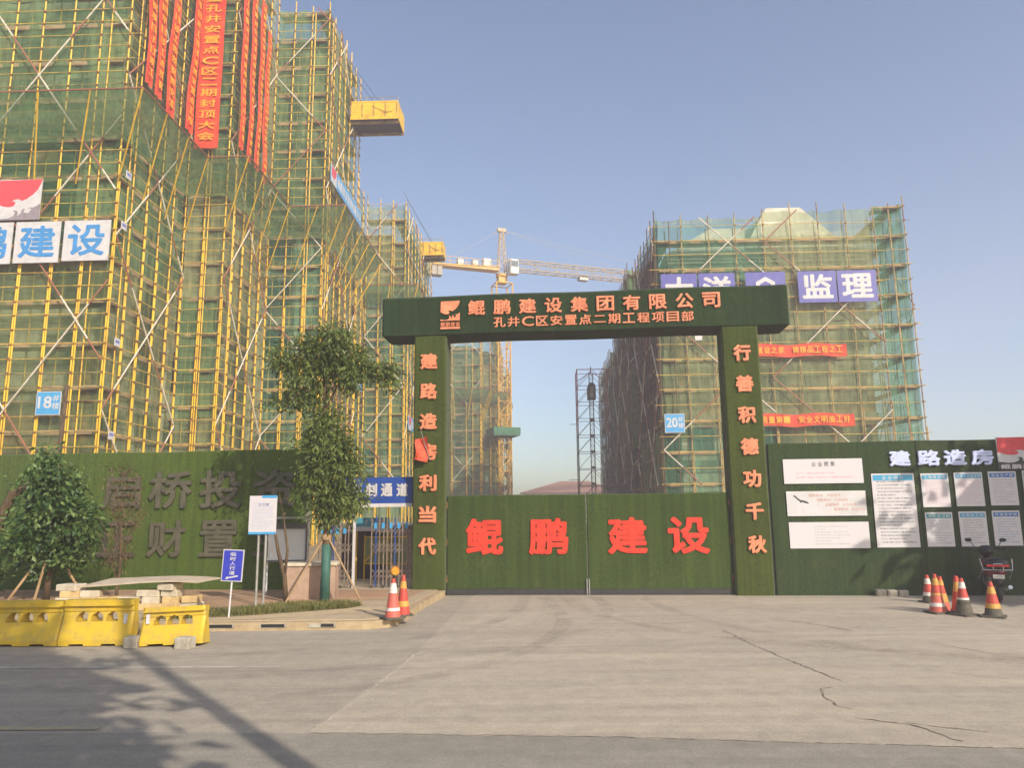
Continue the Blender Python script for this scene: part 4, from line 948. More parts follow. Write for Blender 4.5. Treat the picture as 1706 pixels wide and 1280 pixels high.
mb.tube((-8.2, -0.6, 29.1), (-0.5, -0.6, 29.4), 0.08, 5); mb.build('counter_jib', M_CRANE, cr)
mb = MB()
for i in range(3): mb.bbox(-8.9+0.62*i, -8.34+0.62*i, -0.5, 0.5, 27.9, 29.3, 0.03)
mb.build('counterweight', M_CONC, cr)
for x0, x1, nm in ((-2.3, -1.4, 'electric_cabinet'), (-3.6, -2.9, 'winch'), (-5.3, -4.6, 'winch')):
    mb = MB(); mb.bbox(x0, x1, -0.4, 0.4, 29.26, 30.4 if nm[0] == 'e' else 30.1, 0.05); mb.build(nm, M_GALV, cr)
cb = MB(); cb.bbox(0.55, 1.55, -1.6, -0.55, 28.5, 30.2, 0.1); c_ = cb.build('cab', basic('cab_white', S(226, 228, 216), 0.4), cr)
mb = MB(); mb.box(0.65, 1.45, -1.62, -1.602, 29.3, 30.0); mb.build('cab_window', basic('cab_glass', S(90, 104, 108), 0.15), c_)
for x in (13.0, 22.0):
    mb = MB(); mb.tube((0, 0, 34.1), (x+4, 0, 30.5), 0.014, 4); mb.build('pendant_bar', M_CRANE_P, cr)
mb = MB(); mb.tube((0, 0, 34.1), (-7.6, 0, 29.3), 0.014, 4); mb.build('pendant_bar', M_CRANE_P, cr)
mb = MB(); mb.box(9.6, 10.7, -0.4, 0.4, 28.9, 29.35); mb.build('trolley', M_STEEL, cr)
mb = MB(); mb.box(10.0, 10.35, -0.15, 0.15, 26.1, 26.6); mb.tube((10.1, 0, 26.6), (10.1, 0, 28.9), 0.012, 4); mb.ring((10.17, 0, 25.95), 0.14, 0.04, 'y', 12, 5); mb.build('hook_block', M_STEEL, cr)
mb = MB(); mb.box(-1.5, 1.5, -1.5, 1.5, 10.0, 10.25); mb.box(-1.5, 1.5, -1.55, -1.5, 10.2, 10.9); mb.box(1.5, 1.55, -1.5, 1.5, 10.2, 10.9); mb.box(-1.55, -1.5, -1.5, 1.5, 10.2, 10.9); mb.build('collar_screen', basic('collar_green', S(92, 138, 108), 0.9, S(70, 118, 90), 2), cr)

# ------------------------------------------------------------------ hoist tower
ho = thing('hoist_tower', 'thin red topped lattice hoist tower at the end of the alley', 'hoist tower', (7.05, 66, 0), -BA)
M_RL = basic('red_steel', S(176, 70, 60), 0.5, S(150, 60, 56), 3); M_DKS = basic('dark_steel_pipe', S(84, 76, 72), 0.6, S(64, 58, 54), 3)
for x in (-1.3, 1.3):
    for y in (-1.1, 1.1):
        mb = MB(); mb.tube((x, y, 0), (x, y, 8.5), 0.05, 5, 0); mb.tube((x, y, 8.5), (x, y, 14.1), 0.05, 5, 1); mb.build('corner_post', [M_DKS, M_RL], ho)
mb = MB()
for k in range(10):
    z = 1.0+1.45*k; m = 0 if z < 10.5 else 0
    for y in (-1.1, 1.1): mb.tube((-1.3, y, z), (1.3, y, z), 0.03, 4, 1 if k == 9 else 0)
    for x in (-1.3, 1.3): mb.tube((x, -1.1, z), (x, 1.1, z), 0.03, 4)
    for y in (-1.1, 1.1):
        if z+1.45 < 14.2: mb.tube((-1.3, y, z), (0, y, z+1.45), 0.022, 4); mb.tube((1.3, y, z), (0, y, z+1.45), 0.022, 4)
mb.tube((-1.3, -1.1, 13.0), (0, 0, 14.0), 0.04, 4, 1); mb.tube((1.3, -1.1, 13.0), (0, 0, 14.0), 0.04, 4, 1); mb.tube((0, 0, 13.9), (0, 0, 14.5), 0.05, 5, 1)
mb.tube((-1.3, -1.1, 14.05), (1.3, -1.1, 14.05), 0.045, 4, 1); mb.tube((-2.0, -1.1, 9.2), (-1.3, -1.1, 9.2), 0.03, 4); mb.tube((-2.2, -1.1, 4.4), (-1.3, -1.1, 4.4), 0.03, 4)
mb.build('bracing', [M_DKS, M_RL], ho)
mb = MB(); lattice(mb, (0, 0, 0), (0, 0, 13.9), 0.34, 0.34, 30, 0.03, 0.015)
for z in (4, 5.4, 6.8, 8.2, 9.6): mb.box(-0.2, 0.2, -0.2, 0.2, z, z+0.2)
mb.build('guide_mast', M_DKS, ho)
mb = MB(); mb.plate([(-0.36, 11.5), (0.36, 11.5), (0.36, 12.6), (0.25, 12.88), (0, 12.98), (-0.25, 12.88), (-0.36, 12.6)], -0.6, 0.3); cg = mb.build('cage', basic('cage_dark', S(66, 60, 66), 0.6), ho)
mb = MB(); mb.box(-0.12, 0.12, -0.62, -0.602, 11.65, 12.55); mb.build('cage_door', M_STEEL, cg)

# far house roof seen over the gate
ho = thing('house', 'low house with brown tiled roof far off, seen just above the gate', 'house', (11, 125, 0), 0)
mb = MB(); mb.box(-9, 6, 0, 9, -0.02, 4.9); mb.build('wall', M_WHITE, ho)
mb = MB(); e = [(-9.8, -0.6, 4.9), (6.6, -0.6, 4.9), (6.6, 9.6, 4.9), (-9.8, 9.6, 4.9), (-3, 4.5, 6.9), (2, 4.5, 6.9)]; mb.add(e, [(0, 1, 5, 4), (1, 2, 5), (2, 3, 4, 5), (3, 0, 4), (3, 2, 1, 0)]); mb.build('roof', basic('roof_brown', S(160, 120, 100), 0.85), ho)

# ------------------------------------------------------------------ water filled barriers
def barrier_mesh(L, H):
    """tapered plastic trough with three arched hand holes, local x along, origin at bottom centre"""
    nx = 84; nz = 48; D0 = 0.17; D1 = 0.062
    holes = [(-L*0.21, 0.29*H/0.56), (0.0, 0.29*H/0.56), (L*0.21, 0.29*H/0.56)]; hw, hh = 0.078, 0.118
    def inside(x, z):
        for cx, cz in holes:
            if abs(x-cx) < hw and cz < z < cz+hh:
                q = (z-cz-hh*0.45)/(hh*0.55)
                if q > 0 and (x-cx)**2/hw**2 + q*q > 1: continue
                return True
        return False
    dep = lambda z: D0 + (D1-D0)*min(1, max(0, (z/H-0.12)/0.6)) + (0.03 if z/H > 0.86 else 0) + (0.012 if 0.74 < z/H <= 0.80 else 0)
    vs = []; idx = {}
    zs = [H*j/nz for j in range(nz+1)]; xs_ = [-L/2+L*i/nx for i in range(nx+1)]
    for sgn in (-1, 1):
        for j, z in enumerate(zs):
            for i, x in enumerate(xs_):
                e = min(1, (L/2-abs(x))/0.03); idx[(sgn, i, j)] = len(vs); vs.append((x*(1-0.02*z/H), sgn*dep(z)*(0.75+0.25*e), z))
    fs = []; hole = [[inside((xs_[i]+xs_[i+1])/2, (zs[j]+zs[j+1])/2) for j in range(nz)] for i in range(nx)]
    foot = lambda i, j: j < 2 and (abs((xs_[i]+xs_[i+1])/2 + L*0.22) < 0.10 or abs((xs_[i]+xs_[i+1])/2 - L*0.22) < 0.10)
    sol = [[not hole[i][j] and not foot(i, j) for j in range(nz)] for i in range(nx)]
    for i in range(nx):
        for j in range(nz):
            if not sol[i][j]: continue
            for sgn in (-1, 1): fs.append((idx[(sgn, i, j)], idx[(sgn, i+1, j)], idx[(sgn, i+1, j+1)], idx[(sgn, i, j+1)]))
            for di, dj, e0, e1 in ((-1, 0, (0, 0), (0, 1)), (1, 0, (1, 0), (1, 1)), (0, -1, (0, 0), (1, 0)), (0, 1, (0, 1), (1, 1))):
                a, b = i+di, j+dj
                if not (0 <= a < nx and 0 <= b < nz) or not sol[a][b]:
                    fs.append((idx[(-1, i+e0[0], j+e0[1])], idx[(-1, i+e1[0], j+e1[1])], idx[(1, i+e1[0], j+e1[1])], idx[(1, i+e0[0], j+e0[1])]))
    mb = MB(); mb.add(vs, fs); return mb
def barrier(label, x, y, rz, L, H, tilt=(0, 0), end=True):
    o = thing('water_barrier', label, 'barrier', (x, y, 0), rz, 'yellow plastic barriers along the kerb')
    if tilt != (0, 0): o.rotation_euler = (tilt[0], tilt[1], rz)
    barrier_mesh(L, H).build('shell', M_BARR, o)
    mb = MB(); mb.box(-L/2+0.02, L/2-0.02, -0.105, -0.08, H*0.865, H*0.9); mb.build('rim', M_BARR, o)
    if end:
        s = 1 if end == 1 else -1
        mb = MB(); mb.box(s*(L/2-0.11), s*(L/2-0.07), -0.115, -0.085, 0.27, 0.39); mb.build('reflector', M_WHITE, o)
    return o
barrier('yellow plastic barrier cut by the left edge of the photo', -6.43, 10.36, R(-1), 0.95, 0.555, (0, 0), 0)
barrier('upright yellow plastic barrier in the middle of the three', -5.49, 10.33, R(0), 0.95, 0.57, (0, 0), 1)
barrier('short yellow plastic barrier leaning back, right end of the row', -4.45, 10.24, R(2), 0.82, 0.475, (R(-6), R(-2.0)), -1)
for x, y, wd, lb in ((-4.92, 10.08, 0.17, 'pale concrete block wedged between two yellow barriers'), (-4.2, 9.98, 0.2, 'pale concrete block at the right end of the leaning barrier')):
    mb = MB(); mb.bbox(-wd/2, wd/2, -0.09, 0.09, 0, 0.135, 0.012); o = mb.build('concrete_block', M_CONC); o.location = (x, y, -0.005); o.rotation_euler = (0, 0, R(random.uniform(-12, 12))); tag(o, lb, 'block', 'concrete blocks at the barriers')
for i, (x, lb) in enumerate(((7.10, 'left'), (7.30, 'middle'), (7.50, 'right'))):
    mb = MB(); mb.bbox(-0.09, 0.09, -0.08, 0.08, 0, 0.12 - 0.005*i, 0.012); o = mb.build('concrete_block', M_CONC); o.location = (x, 15.02-0.02*i, -0.005); o.rotation_euler = (0, 0, -GA+R(2*i-2)); tag(o, f'pale brick block at the foot of the right hoarding, {lb} of three', 'block', 'blocks at the foot of the right hoarding')

# ------------------------------------------------------------------ cones
def cone(label, x, y, z, H, bands, base_m, group, wide=0.16, tilt=0.0):
    """bands: list of (fraction height from bottom, material)"""
    o = thing('traffic_cone', label, 'traffic cone', (x, y, z), random.uniform(0, 3), group); o.rotation_euler = (tilt, tilt*0.4, random.uniform(0, 3))
    mb = MB(); mb.slab([(wide*c, wide*s) for c, s in ((-0.86,-1),(0.86,-1),(1,-0.86),(1,0.86),(0.86,1),(-0.86,1),(-1,0.86),(-1,-0.86))], 0, 0.025); mb.build('base', M_CBASE, o)
    r = lambda f: wide*0.78*(1-f) + 0.026*f
    mm = []; prof = []; ms = []
    for i, (f0, f1, m) in enumerate(bands):
        if m not in mm: mm.append(m)
        prof.append((r(f0) + (0.003 if i % 2 else 0), 0.025+f0*(H-0.025))); ms.append(mm.index(m)); prof.append((r(f1) + (0.003 if i % 2 else 0), 0.025+f1*(H-0.025))); ms.append(mm.index(m))
    mb = MB(); mb.lathe(prof, 20, (0, 0, 0), 0, ms); mb.build('body', mm, o, False)
    mb = MB(); mb.ring((0, 0, H), 0.022, 0.006, 'z', 12, 5); mb.build('tip_ring', M_CRED, o)
    return o
g = 'traffic cones in front of the right hoarding'
cone('red and white cone with grey foot, farthest left of the right group', 7.43, 13.91, 0, 0.47, [(0, .2, M_CBASE), (.2, .34, M_CWHITE), (.34, .66, M_CRED), (.66, .88, M_CWHITE), (.88, 1, M_CRED)], M_CBASE, g, 0.14)
cone('tall faded cone with pale red foot and yellow upper band', 6.80, 12.50, 0, 0.60, [(0, .14, M_CFADE), (.14, .24, M_CWHITE), (.24, .44, M_CFADE), (.44, .5, M_CYEL), (.5, .72, M_CRED), (.72, .9, M_CYEL), (.9, 1, M_CRED)], M_CFADE, g, 0.16)
cone('dark red cone hidden behind the tall faded one', 6.97, 12.66, 0, 0.55, [(0, .25, M_CFADE), (.25, .5, M_CYEL), (.5, .75, M_CRED), (.75, .9, M_CYEL), (.9, 1, M_CRED)], M_CFADE, g, 0.15)
cone('orange and red cone hidden behind the white banded one', 7.2, 12.6, 0, 0.56, [(0, .35, M_CFADE), (.35, .55, M_CRED), (.55, .85, M_CYEL), (.85, 1, M_CRED)], M_CFADE, g, 0.14)
cone('white banded red cone stacked on a dark rubber foot', 7.05, 12.2, 0, 0.56, [(0, .3, M_CBASE), (.3, .32, M_BLACK), (.32, .40, M_CBASE), (.40, .46, M_CWHITE), (.46, .72, M_CRED), (.72, .9, M_CWHITE), (.9, 1, M_CRED)], M_CBASE, g, 0.16)
cone('red cone with two yellow bands and dark foot, in front of the motorbike', 7.37, 11.98, 0, 0.52, [(0, .22, M_CBASE), (.22, .36, M_CYEL), (.36, .66, M_CRED), (.66, .86, M_CYEL), (.86, 1, M_CRED)], M_CBASE, g, 0.165)
g = 'traffic cones on the pavement corner'
c1 = cone('faded red cone with white bands at the pavement corner, front of two', -1.81, 11.6, PZ, 0.575, [(0, .16, M_CFADE), (.16, .24, M_CWHITE), (.24, .62, M_CFADE), (.62, .88, M_CWHITE), (.88, 1, M_CRED)], M_CBASE, g, 0.155)
cone('bright red and yellow cone tucked behind the faded one at the pavement corner', -1.70, 11.88, PZ, 0.60, [(0, .2, M_CRED), (.2, .34, M_CYEL), (.34, .66, M_CRED), (.66, .85, M_CYEL), (.85, 1, M_CRED)], M_CBASE, g, 0.14)
wl = thing('warning_lamp', 'yellow warning lamp fixed on top of the pavement corner cone', 'lamp', (-1.79, 11.62, PZ+0.57), 0.2)
mb = MB(); mb.lathe([(0.03, 0), (0.035, 0.03), (0.03, 0.05)], 12); mb.build('socket', M_BLACK, wl)
mb = MB(); mb.tube((0, -0.022, 0.115), (0, 0.022, 0.115), 0.062, 16); mb.tube((0, -0.03, 0.115), (0, 0.03, 0.115), 0.05, 16); mb.build('lens', basic('lamp_amber', S(206, 152, 44), 0.3, S(180, 120, 40), 18), wl)
mb = MB(); mb.ring((0, 0, 0.115), 0.064, 0.012, 'y', 16, 6); mb.box(-0.05, -0.025, -0.02, 0.02, 0.175, 0.20); mb.box(0.025, 0.05, -0.02, 0.02, 0.175, 0.20); mb.build('housing', M_RUST, wl)

# ------------------------------------------------------------------ passage beside the arch
o = thing('passage_sign', 'wide blue sign with white characters over the pedestrian passage', 'sign', GF(-4.55, 0.25, 1.8), -GA)
mb = MB(); mb.box(-0.95, 0.83, 0, 0.14, 0, 0.075); mb.build('lower_rail', M_WHITE, o)
mb = MB(); mb.box(-0.95, 0.83, 0.01, 0.13, 0.076, 0.63); mb.build('panel', M_BLUE, o)
mb = MB(); run_of(mb, '实名制通道', -0.86, 0.74, 0.22, 0.5, -0.004, 0.013, 0.04, 0.25); mb.build('lettering', M_WHITE, o)
for x in (-5.5, -3.72):
    mb = MB(); mb.box(-0.025, 0.025, -0.025, 0.025, 0, 2.4-PZ); p = mb.build('sign_post', M_GALV); p.location = GF(x, 0.45, PZ); p.rotation_euler = (0, 0, -GA); tag(p, 'thin steel post under the passage sign, ' + ('hidden by the street tree' if x < -5 else 'against the left arch pillar'), 'post')
M_GATEST = basic('folding_steel', S(158, 144, 130), 0.45, S(122, 106, 92), 6, metal=0.3)
def folding(label, s0, s1, t, H, blue):
    o = thing('folding_gate', label, 'folding gate', GF((s0+s1)/2, t, PZ), -GA, 'folding steel gates of the passage'); W = s1-s0; n = max(5, round(W/0.085))
    for i in range(n+1):
        x = -W/2+W*i/n; mb = MB(); mb.box(x-0.012, x+0.012, -0.012+(0.02 if i % 2 else -0.02), 0.012+(0.02 if i % 2 else -0.02), 0.03, H + (0.05 if i % 2 else 0)); 
        mb.build('upright', M_BLUE if i in blue else M_GATEST, o)
    st = W/n
    for zc in (0.28, 0.82, 1.22):
        mb = MB()
        for i in range(n-1):
            x = -W/2+i*st; mb.tube((x, -0.03, zc-0.1), (x+2*st, -0.03, zc+0.1), 0.010, 4); mb.tube((x, 0.03, zc+0.1), (x+2*st, 0.03, zc-0.1), 0.010, 4)
        mb.build('lattice', M_GATEST, o)
    mb = MB()
    for i in range(1, n, 2): mb.box(-W/2+i*st-0.03, -W/2+i*st+0.03, -0.045, -0.035, H-0.22, H-0.1)
    mb.build('badge', M_BLUE2, o)
    for i in range(0, n+1, 3):
        mb = MB(); mb.ring((-W/2+i*st, 0, 0.03), 0.022, 0.01, 'y', 12, 6); mb.build('castor', M_BLACK, o)
folding('right half of the folding steel gate, bunched beside the arch pillar', -4.6, -3.76, 0.35, 1.45, (1, 6))
folding('left half of the folding steel gate, behind the street tree', -5.75, -5.02, 0.35, 1.35, (4,))
for x, zz, lb in ((-4.98, 1.7, 'white square post on the left side of the passage opening'),):
    mb = MB(); mb.box(-0.025, 0.025, -0.025, 0.025, 0, zz); p = mb.build('passage_post', M_WHITE); p.location = GF(x, 0.33, PZ); p.rotation_euler = (0, 0, -GA); tag(p, lb, 'post')
# inside the passage
o = thing('passage_board', 'small turquoise board hanging inside the pedestrian passage', 'sign', GF(-5.0, 1.6, 1.27), -GA)
mb = MB(); mb.box(-0.35, 0.45, 0, 0.03, 0.1, 0.30); mb.build('panel', basic('turquoise', S(84, 160, 176), 0.4), o)
mb = MB(); mb.box(-0.35, 0.45, 0, 0.03, 0.0, 0.098); mb.build('lower_strip', M_WHITE, o)
mb = MB(); run_of(mb, '门禁', -0.1, 0.35, 0.14, 0.26, -0.012, 0.012, 0.03, 0.3); mb.build('lettering', M_WHITE, o)
mb = MB()
for x in (-0.32, 0.42): mb.tube((x, 0.05, -1.15), (x, 0.05, 1.2), 0.02, 6)
mb.build('frame', M_YELLOW, o)
o = thing('guard_booth', 'dark guard booth standing inside the passage', 'booth', GF(-5.1, 2.6, 0.0), -GA)
mb = MB(); mb.box(-0.9, 0.9, 0, 1.4, 0, 1.38); mb.build('wall', basic('booth_dark', S(72, 58, 48), 0.8, S(50, 42, 36), 3), o)
mb = MB(); mb.box(-1.0, 1.0, -0.1, 1.5, 1.382, 1.44); mb.build('roof', M_GALV, o)
o = thing('site_barrier', 'yellow framed olive panel barrier inside the passage', 'barrier', GF(-4.8, 1.9, PZ), -GA)
mb = MB(); mb.box(-0.4, 0.6, 0, 0.02, 0.42, 0.98); mb.build('panel', basic('olive_panel', S(140, 148, 92), 0.7), o)
mb = MB()
for q in (((-0.4, 0, 0), (-0.4, 0, 1.05)), ((0.6, 0, 0), (0.6, 0, 1.05)), ((-0.4, 0, 1.0), (0.6, 0, 1.0)), ((-0.4, 0, 0.4), (0.6, 0, 0.4)), ((-0.4, -0.03, 0.42), (0.2, -0.03, 1.0))): mb.tube(q[0], q[1], 0.016, 6)
mb.build('frame', M_YELLOW, o)

# ------------------------------------------------------------------ pavement furniture
def P12(x, y): return (x, y, PZ)
o = thing('sign', 'small leaning blue sign 临时人行道 with white arrow on thin post', 'sign', P12(-4.36, 11.86), R(-3)); o.rotation_euler = (0, R(2.5), R(-3))
mb = MB(); mb.tube((0, 0.015, 0), (0, 0.015, 1.0), 0.014, 8); mb.build('post', M_WHITE, o)
mb = MB(); mb.box(-0.165, 0.165, -0.012, 0.0, 0.535, 1.015); mb.build('panel', M_WHITE, o)
mb = MB(); mb.box(-0.15, 0.15, -0.016, -0.0125, 0.55, 1.0); mb.build('face', M_BLUE3, o)
mb = MB()
for i, ch in enumerate('临时人行道'): letters(mb, ch, -0.045, 0.045, 0.915-i*0.07, 0.965-i*0.07 + 0.008, -0.02, 0.0035, 0.025)
mb.plate([(-0.10, 0.575), (-0.06, 0.565), (-0.055, 0.578), (0.10, 0.612), (0.095, 0.632), (-0.06, 0.598), (-0.062, 0.612)], -0.02, -0.0165); mb.build('lettering', M_WHITE, o)

o = thing('notice_sign', 'tall white notice sign with blue stripes on two steel posts', 'sign', P12(-4.38, 13.32), R(-4))
for x in (-0.07, 0.06):
    mb = MB(); mb.tube((x, 0.03, 0), (x, 0.03, 1.7), 0.022, 8); mb.build('post', M_GALV, o)
mb = MB(); mb.box(-0.245, 0.245, -0.012, 0.005, 1.21, 1.87); mb.build('panel', print_mat('print_sign', W0, S(160, 166, 190), 17, 0.1, 0.9, 0.1, 0.85, 0.8), o)
mb = MB(); mb.box(-0.245, 0.245, -0.016, -0.0125, 1.205, 1.245); mb.box(-0.02, 0.245, -0.016, -0.0125, 1.83, 1.875); mb.build('stripe', M_BLUE2, o)
mb = MB(); run_of(mb, '公示牌', -0.08, 0.1, 1.69, 1.74, -0.015, 0.003, 0.01, 0.3); mb.build('lettering', basic('ink_blue', S(120, 130, 170), 0.6), o)

o = thing('notice_case', 'grey framed notice case on posts under a small roof beside the planter', 'notice case', P12(-4.5, 15.15), R(4))
mb = MB(); mb.box(-0.36, 0.38, 0, 0.02, 0.66, 1.26); mb.build('board', print_mat('print_case', S(214, 212, 206), S(170, 170, 166), 12, 0.15, 0.85, 0.2, 0.6, 0.4), o)
mb = MB()
for q in ((-0.38, 0.40, 0.62, 0.66), (-0.38, 0.40, 1.26, 1.38)): mb.box(q[0], q[1], -0.03, 0.03, q[2], q[3])
for x in (-0.38, 0.38): mb.box(x, x+0.03, -0.03, 0.03, 0.66, 1.26)
mb.build('frame', basic('case_frame', S(104, 102, 98), 0.5, metal=0.3), o)
mb = MB(); run_of(mb, '公 告 栏', -0.15, 0.2, 1.29, 1.35, -0.034, 0.006, 0.02, 0.2); mb.build('lettering', M_LETGREY, o)
for x in (-0.36, 0.40):
    mb = MB(); mb.tube((x, 0.05, 0), (x, 0.05, 1.5), 0.018, 8); mb.build('post', M_WHITE, o)
mb = MB(); mb.plate([(-0.45, 1.46), (0.5, 1.46), (0.95, 1.50), (0.95, 1.515), (0.5, 1.49), (-0.45, 1.50)], -0.25, 0.2); mb.build('roof', M_GALV, o)

o = thing('brick_planter', 'pinkish tiled box pedestal behind the wrapped tree trunk', 'planter', P12(-3.79, 14.45), R(6))
mb = MB(); mb.bbox(-0.46, 0.46, -0.22, 0.35, 0, 0.60, 0.01); mb.box(-0.005, 0.005, -0.223, -0.2195, 0, 0.6, 1); mb.build('body', [M_TILE, M_RUST], o)
mb = MB(); mb.bbox(-0.49, 0.49, -0.25, 0.38, 0.601, 0.655, 0.012); mb.build('cap', M_PAVER2, o)

# stacked stone slabs under a warped sheet
rnd = random.Random(5)
stack = [(-7.45, 0, 0.34, 0.3, 0), (-7.45, 0, 0.30, 0.3, 1), (-7.42, 0, 0.32, 0.28, 2), (-7.45, 0.02, 0.33, 0.28, 3), (-7.1, 0.05, 0.3, 0.26, 0), (-7.12, 0.03, 0.28, 0.28, 1), (-7.1, 0.04, 0.3, 0.26, 2),
         (-6.78, 0.05, 0.30, 0.26, 0), (-6.8, 0.02, 0.26, 0.28, 1), (-6.4, 0, 0.34, 0.3, 0), (-6.42, 0.03, 0.3, 0.3, 1), (-6.05, -0.03, 0.3, 0.28, 0), (-6.05, 0, 0.28, 0.3, 1), (-6.1, 0.05, 0.32, 0.3, 2), (-5.73, 0, 0.3, 0.28, 0), (-5.73, 0.03, 0.28, 0.3, 1), (-5.74, 0.03, 0.3, 0.28, 2), (-5.42, 0.06, 0.3, 0.26, 0), (-5.42, 0.04, 0.26, 0.26, 1), (-5.78, 0, 0.3, 0.3, 3)]
for i, (x, dy, wd, dp, lv) in enumerate(stack):
    mb = MB(); wd *= rnd.uniform(0.95, 1.25); mb.bbox(-wd/2, wd/2, -dp/2, dp/2, 0, 0.102, 0.014); o = mb.build('stone_slab', M_PAVER if rnd.random() < 0.6 else M_PAVER2); o.location = (x, 13.0+dy, PZ+0.004+lv*0.106); o.rotation_euler = (0, 0, R(rnd.uniform(-14, 14)))
    tag(o, ['yellowish stone slab in the bottom layer of the pile under the sheet', 'yellowish stone slab in the second layer of the pile under the sheet', 'yellowish stone slab in the third layer of the pile under the sheet', 'yellowish stone slab lying on top of the pile under the sheet'][lv], 'stone slab', 'stone slabs piled under the sheet')
mb = MB(); vs = []; nx, ny = 16, 6
for j in range(ny+1):
    for i in range(nx+1):
        x = -1.0+2.0*i/nx; y = -0.42+0.84*j/ny
        vs.append((x, y, 0.02*math.sin(x*2.2)+0.02*math.cos(x*1.3+y*2)-0.025*(x/1.05)**2 - 0.02*y))
k = len(vs); vs += [(x, y, z-0.022) for x, y, z in vs]
fs = [(j*(nx+1)+i, j*(nx+1)+i+1, (j+1)*(nx+1)+i+1, (j+1)*(nx+1)+i) for j in range(ny) for i in range(nx)]
fs += [tuple(q+k for q in f[::-1]) for f in fs]
bd = [i for i in range(nx+1)] + [j*(nx+1)+nx for j in range(1, ny+1)] + [ny*(nx+1)+i for i in range(nx-1, -1, -1)] + [j*(nx+1) for j in range(ny-1, 0, -1)]
fs += [(bd[i], bd[(i+1) % len(bd)], bd[(i+1) % len(bd)]+k, bd[i]+k) for i in range(len(bd))]
mb.add(vs, fs); o = mb.build('plywood_sheet', M_SHEET); o.location = (-6.2, 13.25, PZ+0.46); o.rotation_euler = (R(3), 0, R(-4)); tag(o, 'warped pale sheet lying over the pile of stone slabs', 'sheet')

# ------------------------------------------------------------------ vegetation
def leaf_mats(nm, cols):
    out_ = []
    for i, c in enumerate(cols):
        m, t, n, b = new_mat(f'{nm}_{i}'); b.inputs['Base Color'].default_value = (*c, 1); b.inputs['Roughness'].default_value = 0.45; b.inputs['Specular IOR Level'].default_value = 0.4
        tl = n.new('ShaderNodeBsdfTranslucent'); tl.inputs[0].default_value = (c[0]*1.3, c[1]*1.4, c[2]*0.8, 1); ms = n.new('ShaderNodeMixShader'); ms.inputs[0].default_value = 0.25
        t.links.new(b.outputs[0], ms.inputs[1]); t.links.new(tl.outputs[0], ms.inputs[2]); t.links.new(ms.outputs[0], n['Material Output'].inputs[0]); out_.append(m)
    return out_
def leaves(blobs, size, seed, droop=0.5, nm=3, aspect=0.42, shell=0.55, clump=0):
    """leaf-sized folded faces in small sprays spread through each blob"""
    rg = np.random.default_rng(seed); V = []; F = []; MI = []
    if clump:
        sub = []
        for (c, r, n) in blobs:
            k = max(3, int(n/clump)); c = np.array(c); r = np.array(r)
            for _ in range(k):
                d = rg.normal(size=3); d /= np.linalg.norm(d); f = rg.uniform(0.15, 1.0)**0.5
                q = rg.uniform(0.22, 0.46)
                sub.append((c + d*r*f, np.maximum(r*q*np.array([1.15, 1.0, 0.62]), 0.06), int(n/k*rg.uniform(0.5, 1.5))))
        blobs = sub
    for (c, r, n) in blobs:
        c = np.array(c); r = np.array(r); ns = max(1, n//7)
        d = rg.normal(size=(ns, 3)); d /= np.linalg.norm(d, axis=1)[:, None]
        rad = shell + (1-shell)*rg.random(ns)**0.7; rad *= (0.82+0.36*rg.random(ns))
        bump_ = 1+0.16*np.sin(d[:, 0]*5+c[0]*7)*np.cos(d[:, 2]*6+c[2]*3)
        cen = c + d*r*(rad*bump_)[:, None]
        for q, dd in zip(cen, d):
            tone = rg.integers(0, nm)
            for _ in range(7):
                p = q + rg.normal(size=3)*size*0.9
                ax = dd*0.6 + rg.normal(size=3)*0.55 + np.array([0, 0, -droop]); ax /= np.linalg.norm(ax)
                sd_ = np.cross(ax, rg.normal(size=3)); sd_ /= np.linalg.norm(sd_)+1e-9; nn = np.cross(ax, sd_)
                L_ = size*rg.uniform(0.7, 1.25); w_ = L_*aspect; k = len(V)
                V += [tuple(p), tuple(p+ax*L_*0.5+sd_*w_*0.5+nn*w_*0.16), tuple(p+ax*L_), tuple(p+ax*L_*0.5-sd_*w_*0.5+nn*w_*0.16)]
                F += [(k, k+1, k+2), (k, k+2, k+3)]; mi = int(tone if rg.random() < 0.7 else rg.integers(0, nm)); MI += [mi, mi]
    mb = MB(); mb.v = V; mb.f = F; mb.mi = MI; return mb
def leaf_obj(mb, name, mats, parent):
    me = bpy.data.meshes.new(name); me.from_pydata(mb.v, [], mb.f)
    for m in mats: me.materials.append(m)
    me.polygons.foreach_set('material_index', mb.mi); me.update()
    o = bpy.data.objects.new(name, me); COL.objects.link(o); o.parent = parent; return o
LG = leaf_mats('street_leaf', [S(92, 106, 46), S(72, 88, 37), S(114, 124, 58)])
LD = leaf_mats('glossy_leaf', [S(74, 100, 46), S(54, 80, 36), S(110, 130, 72)])
LB = leaf_mats('dry_leaf', [S(104, 82, 58), S(88, 66, 46), S(122, 102, 74)])

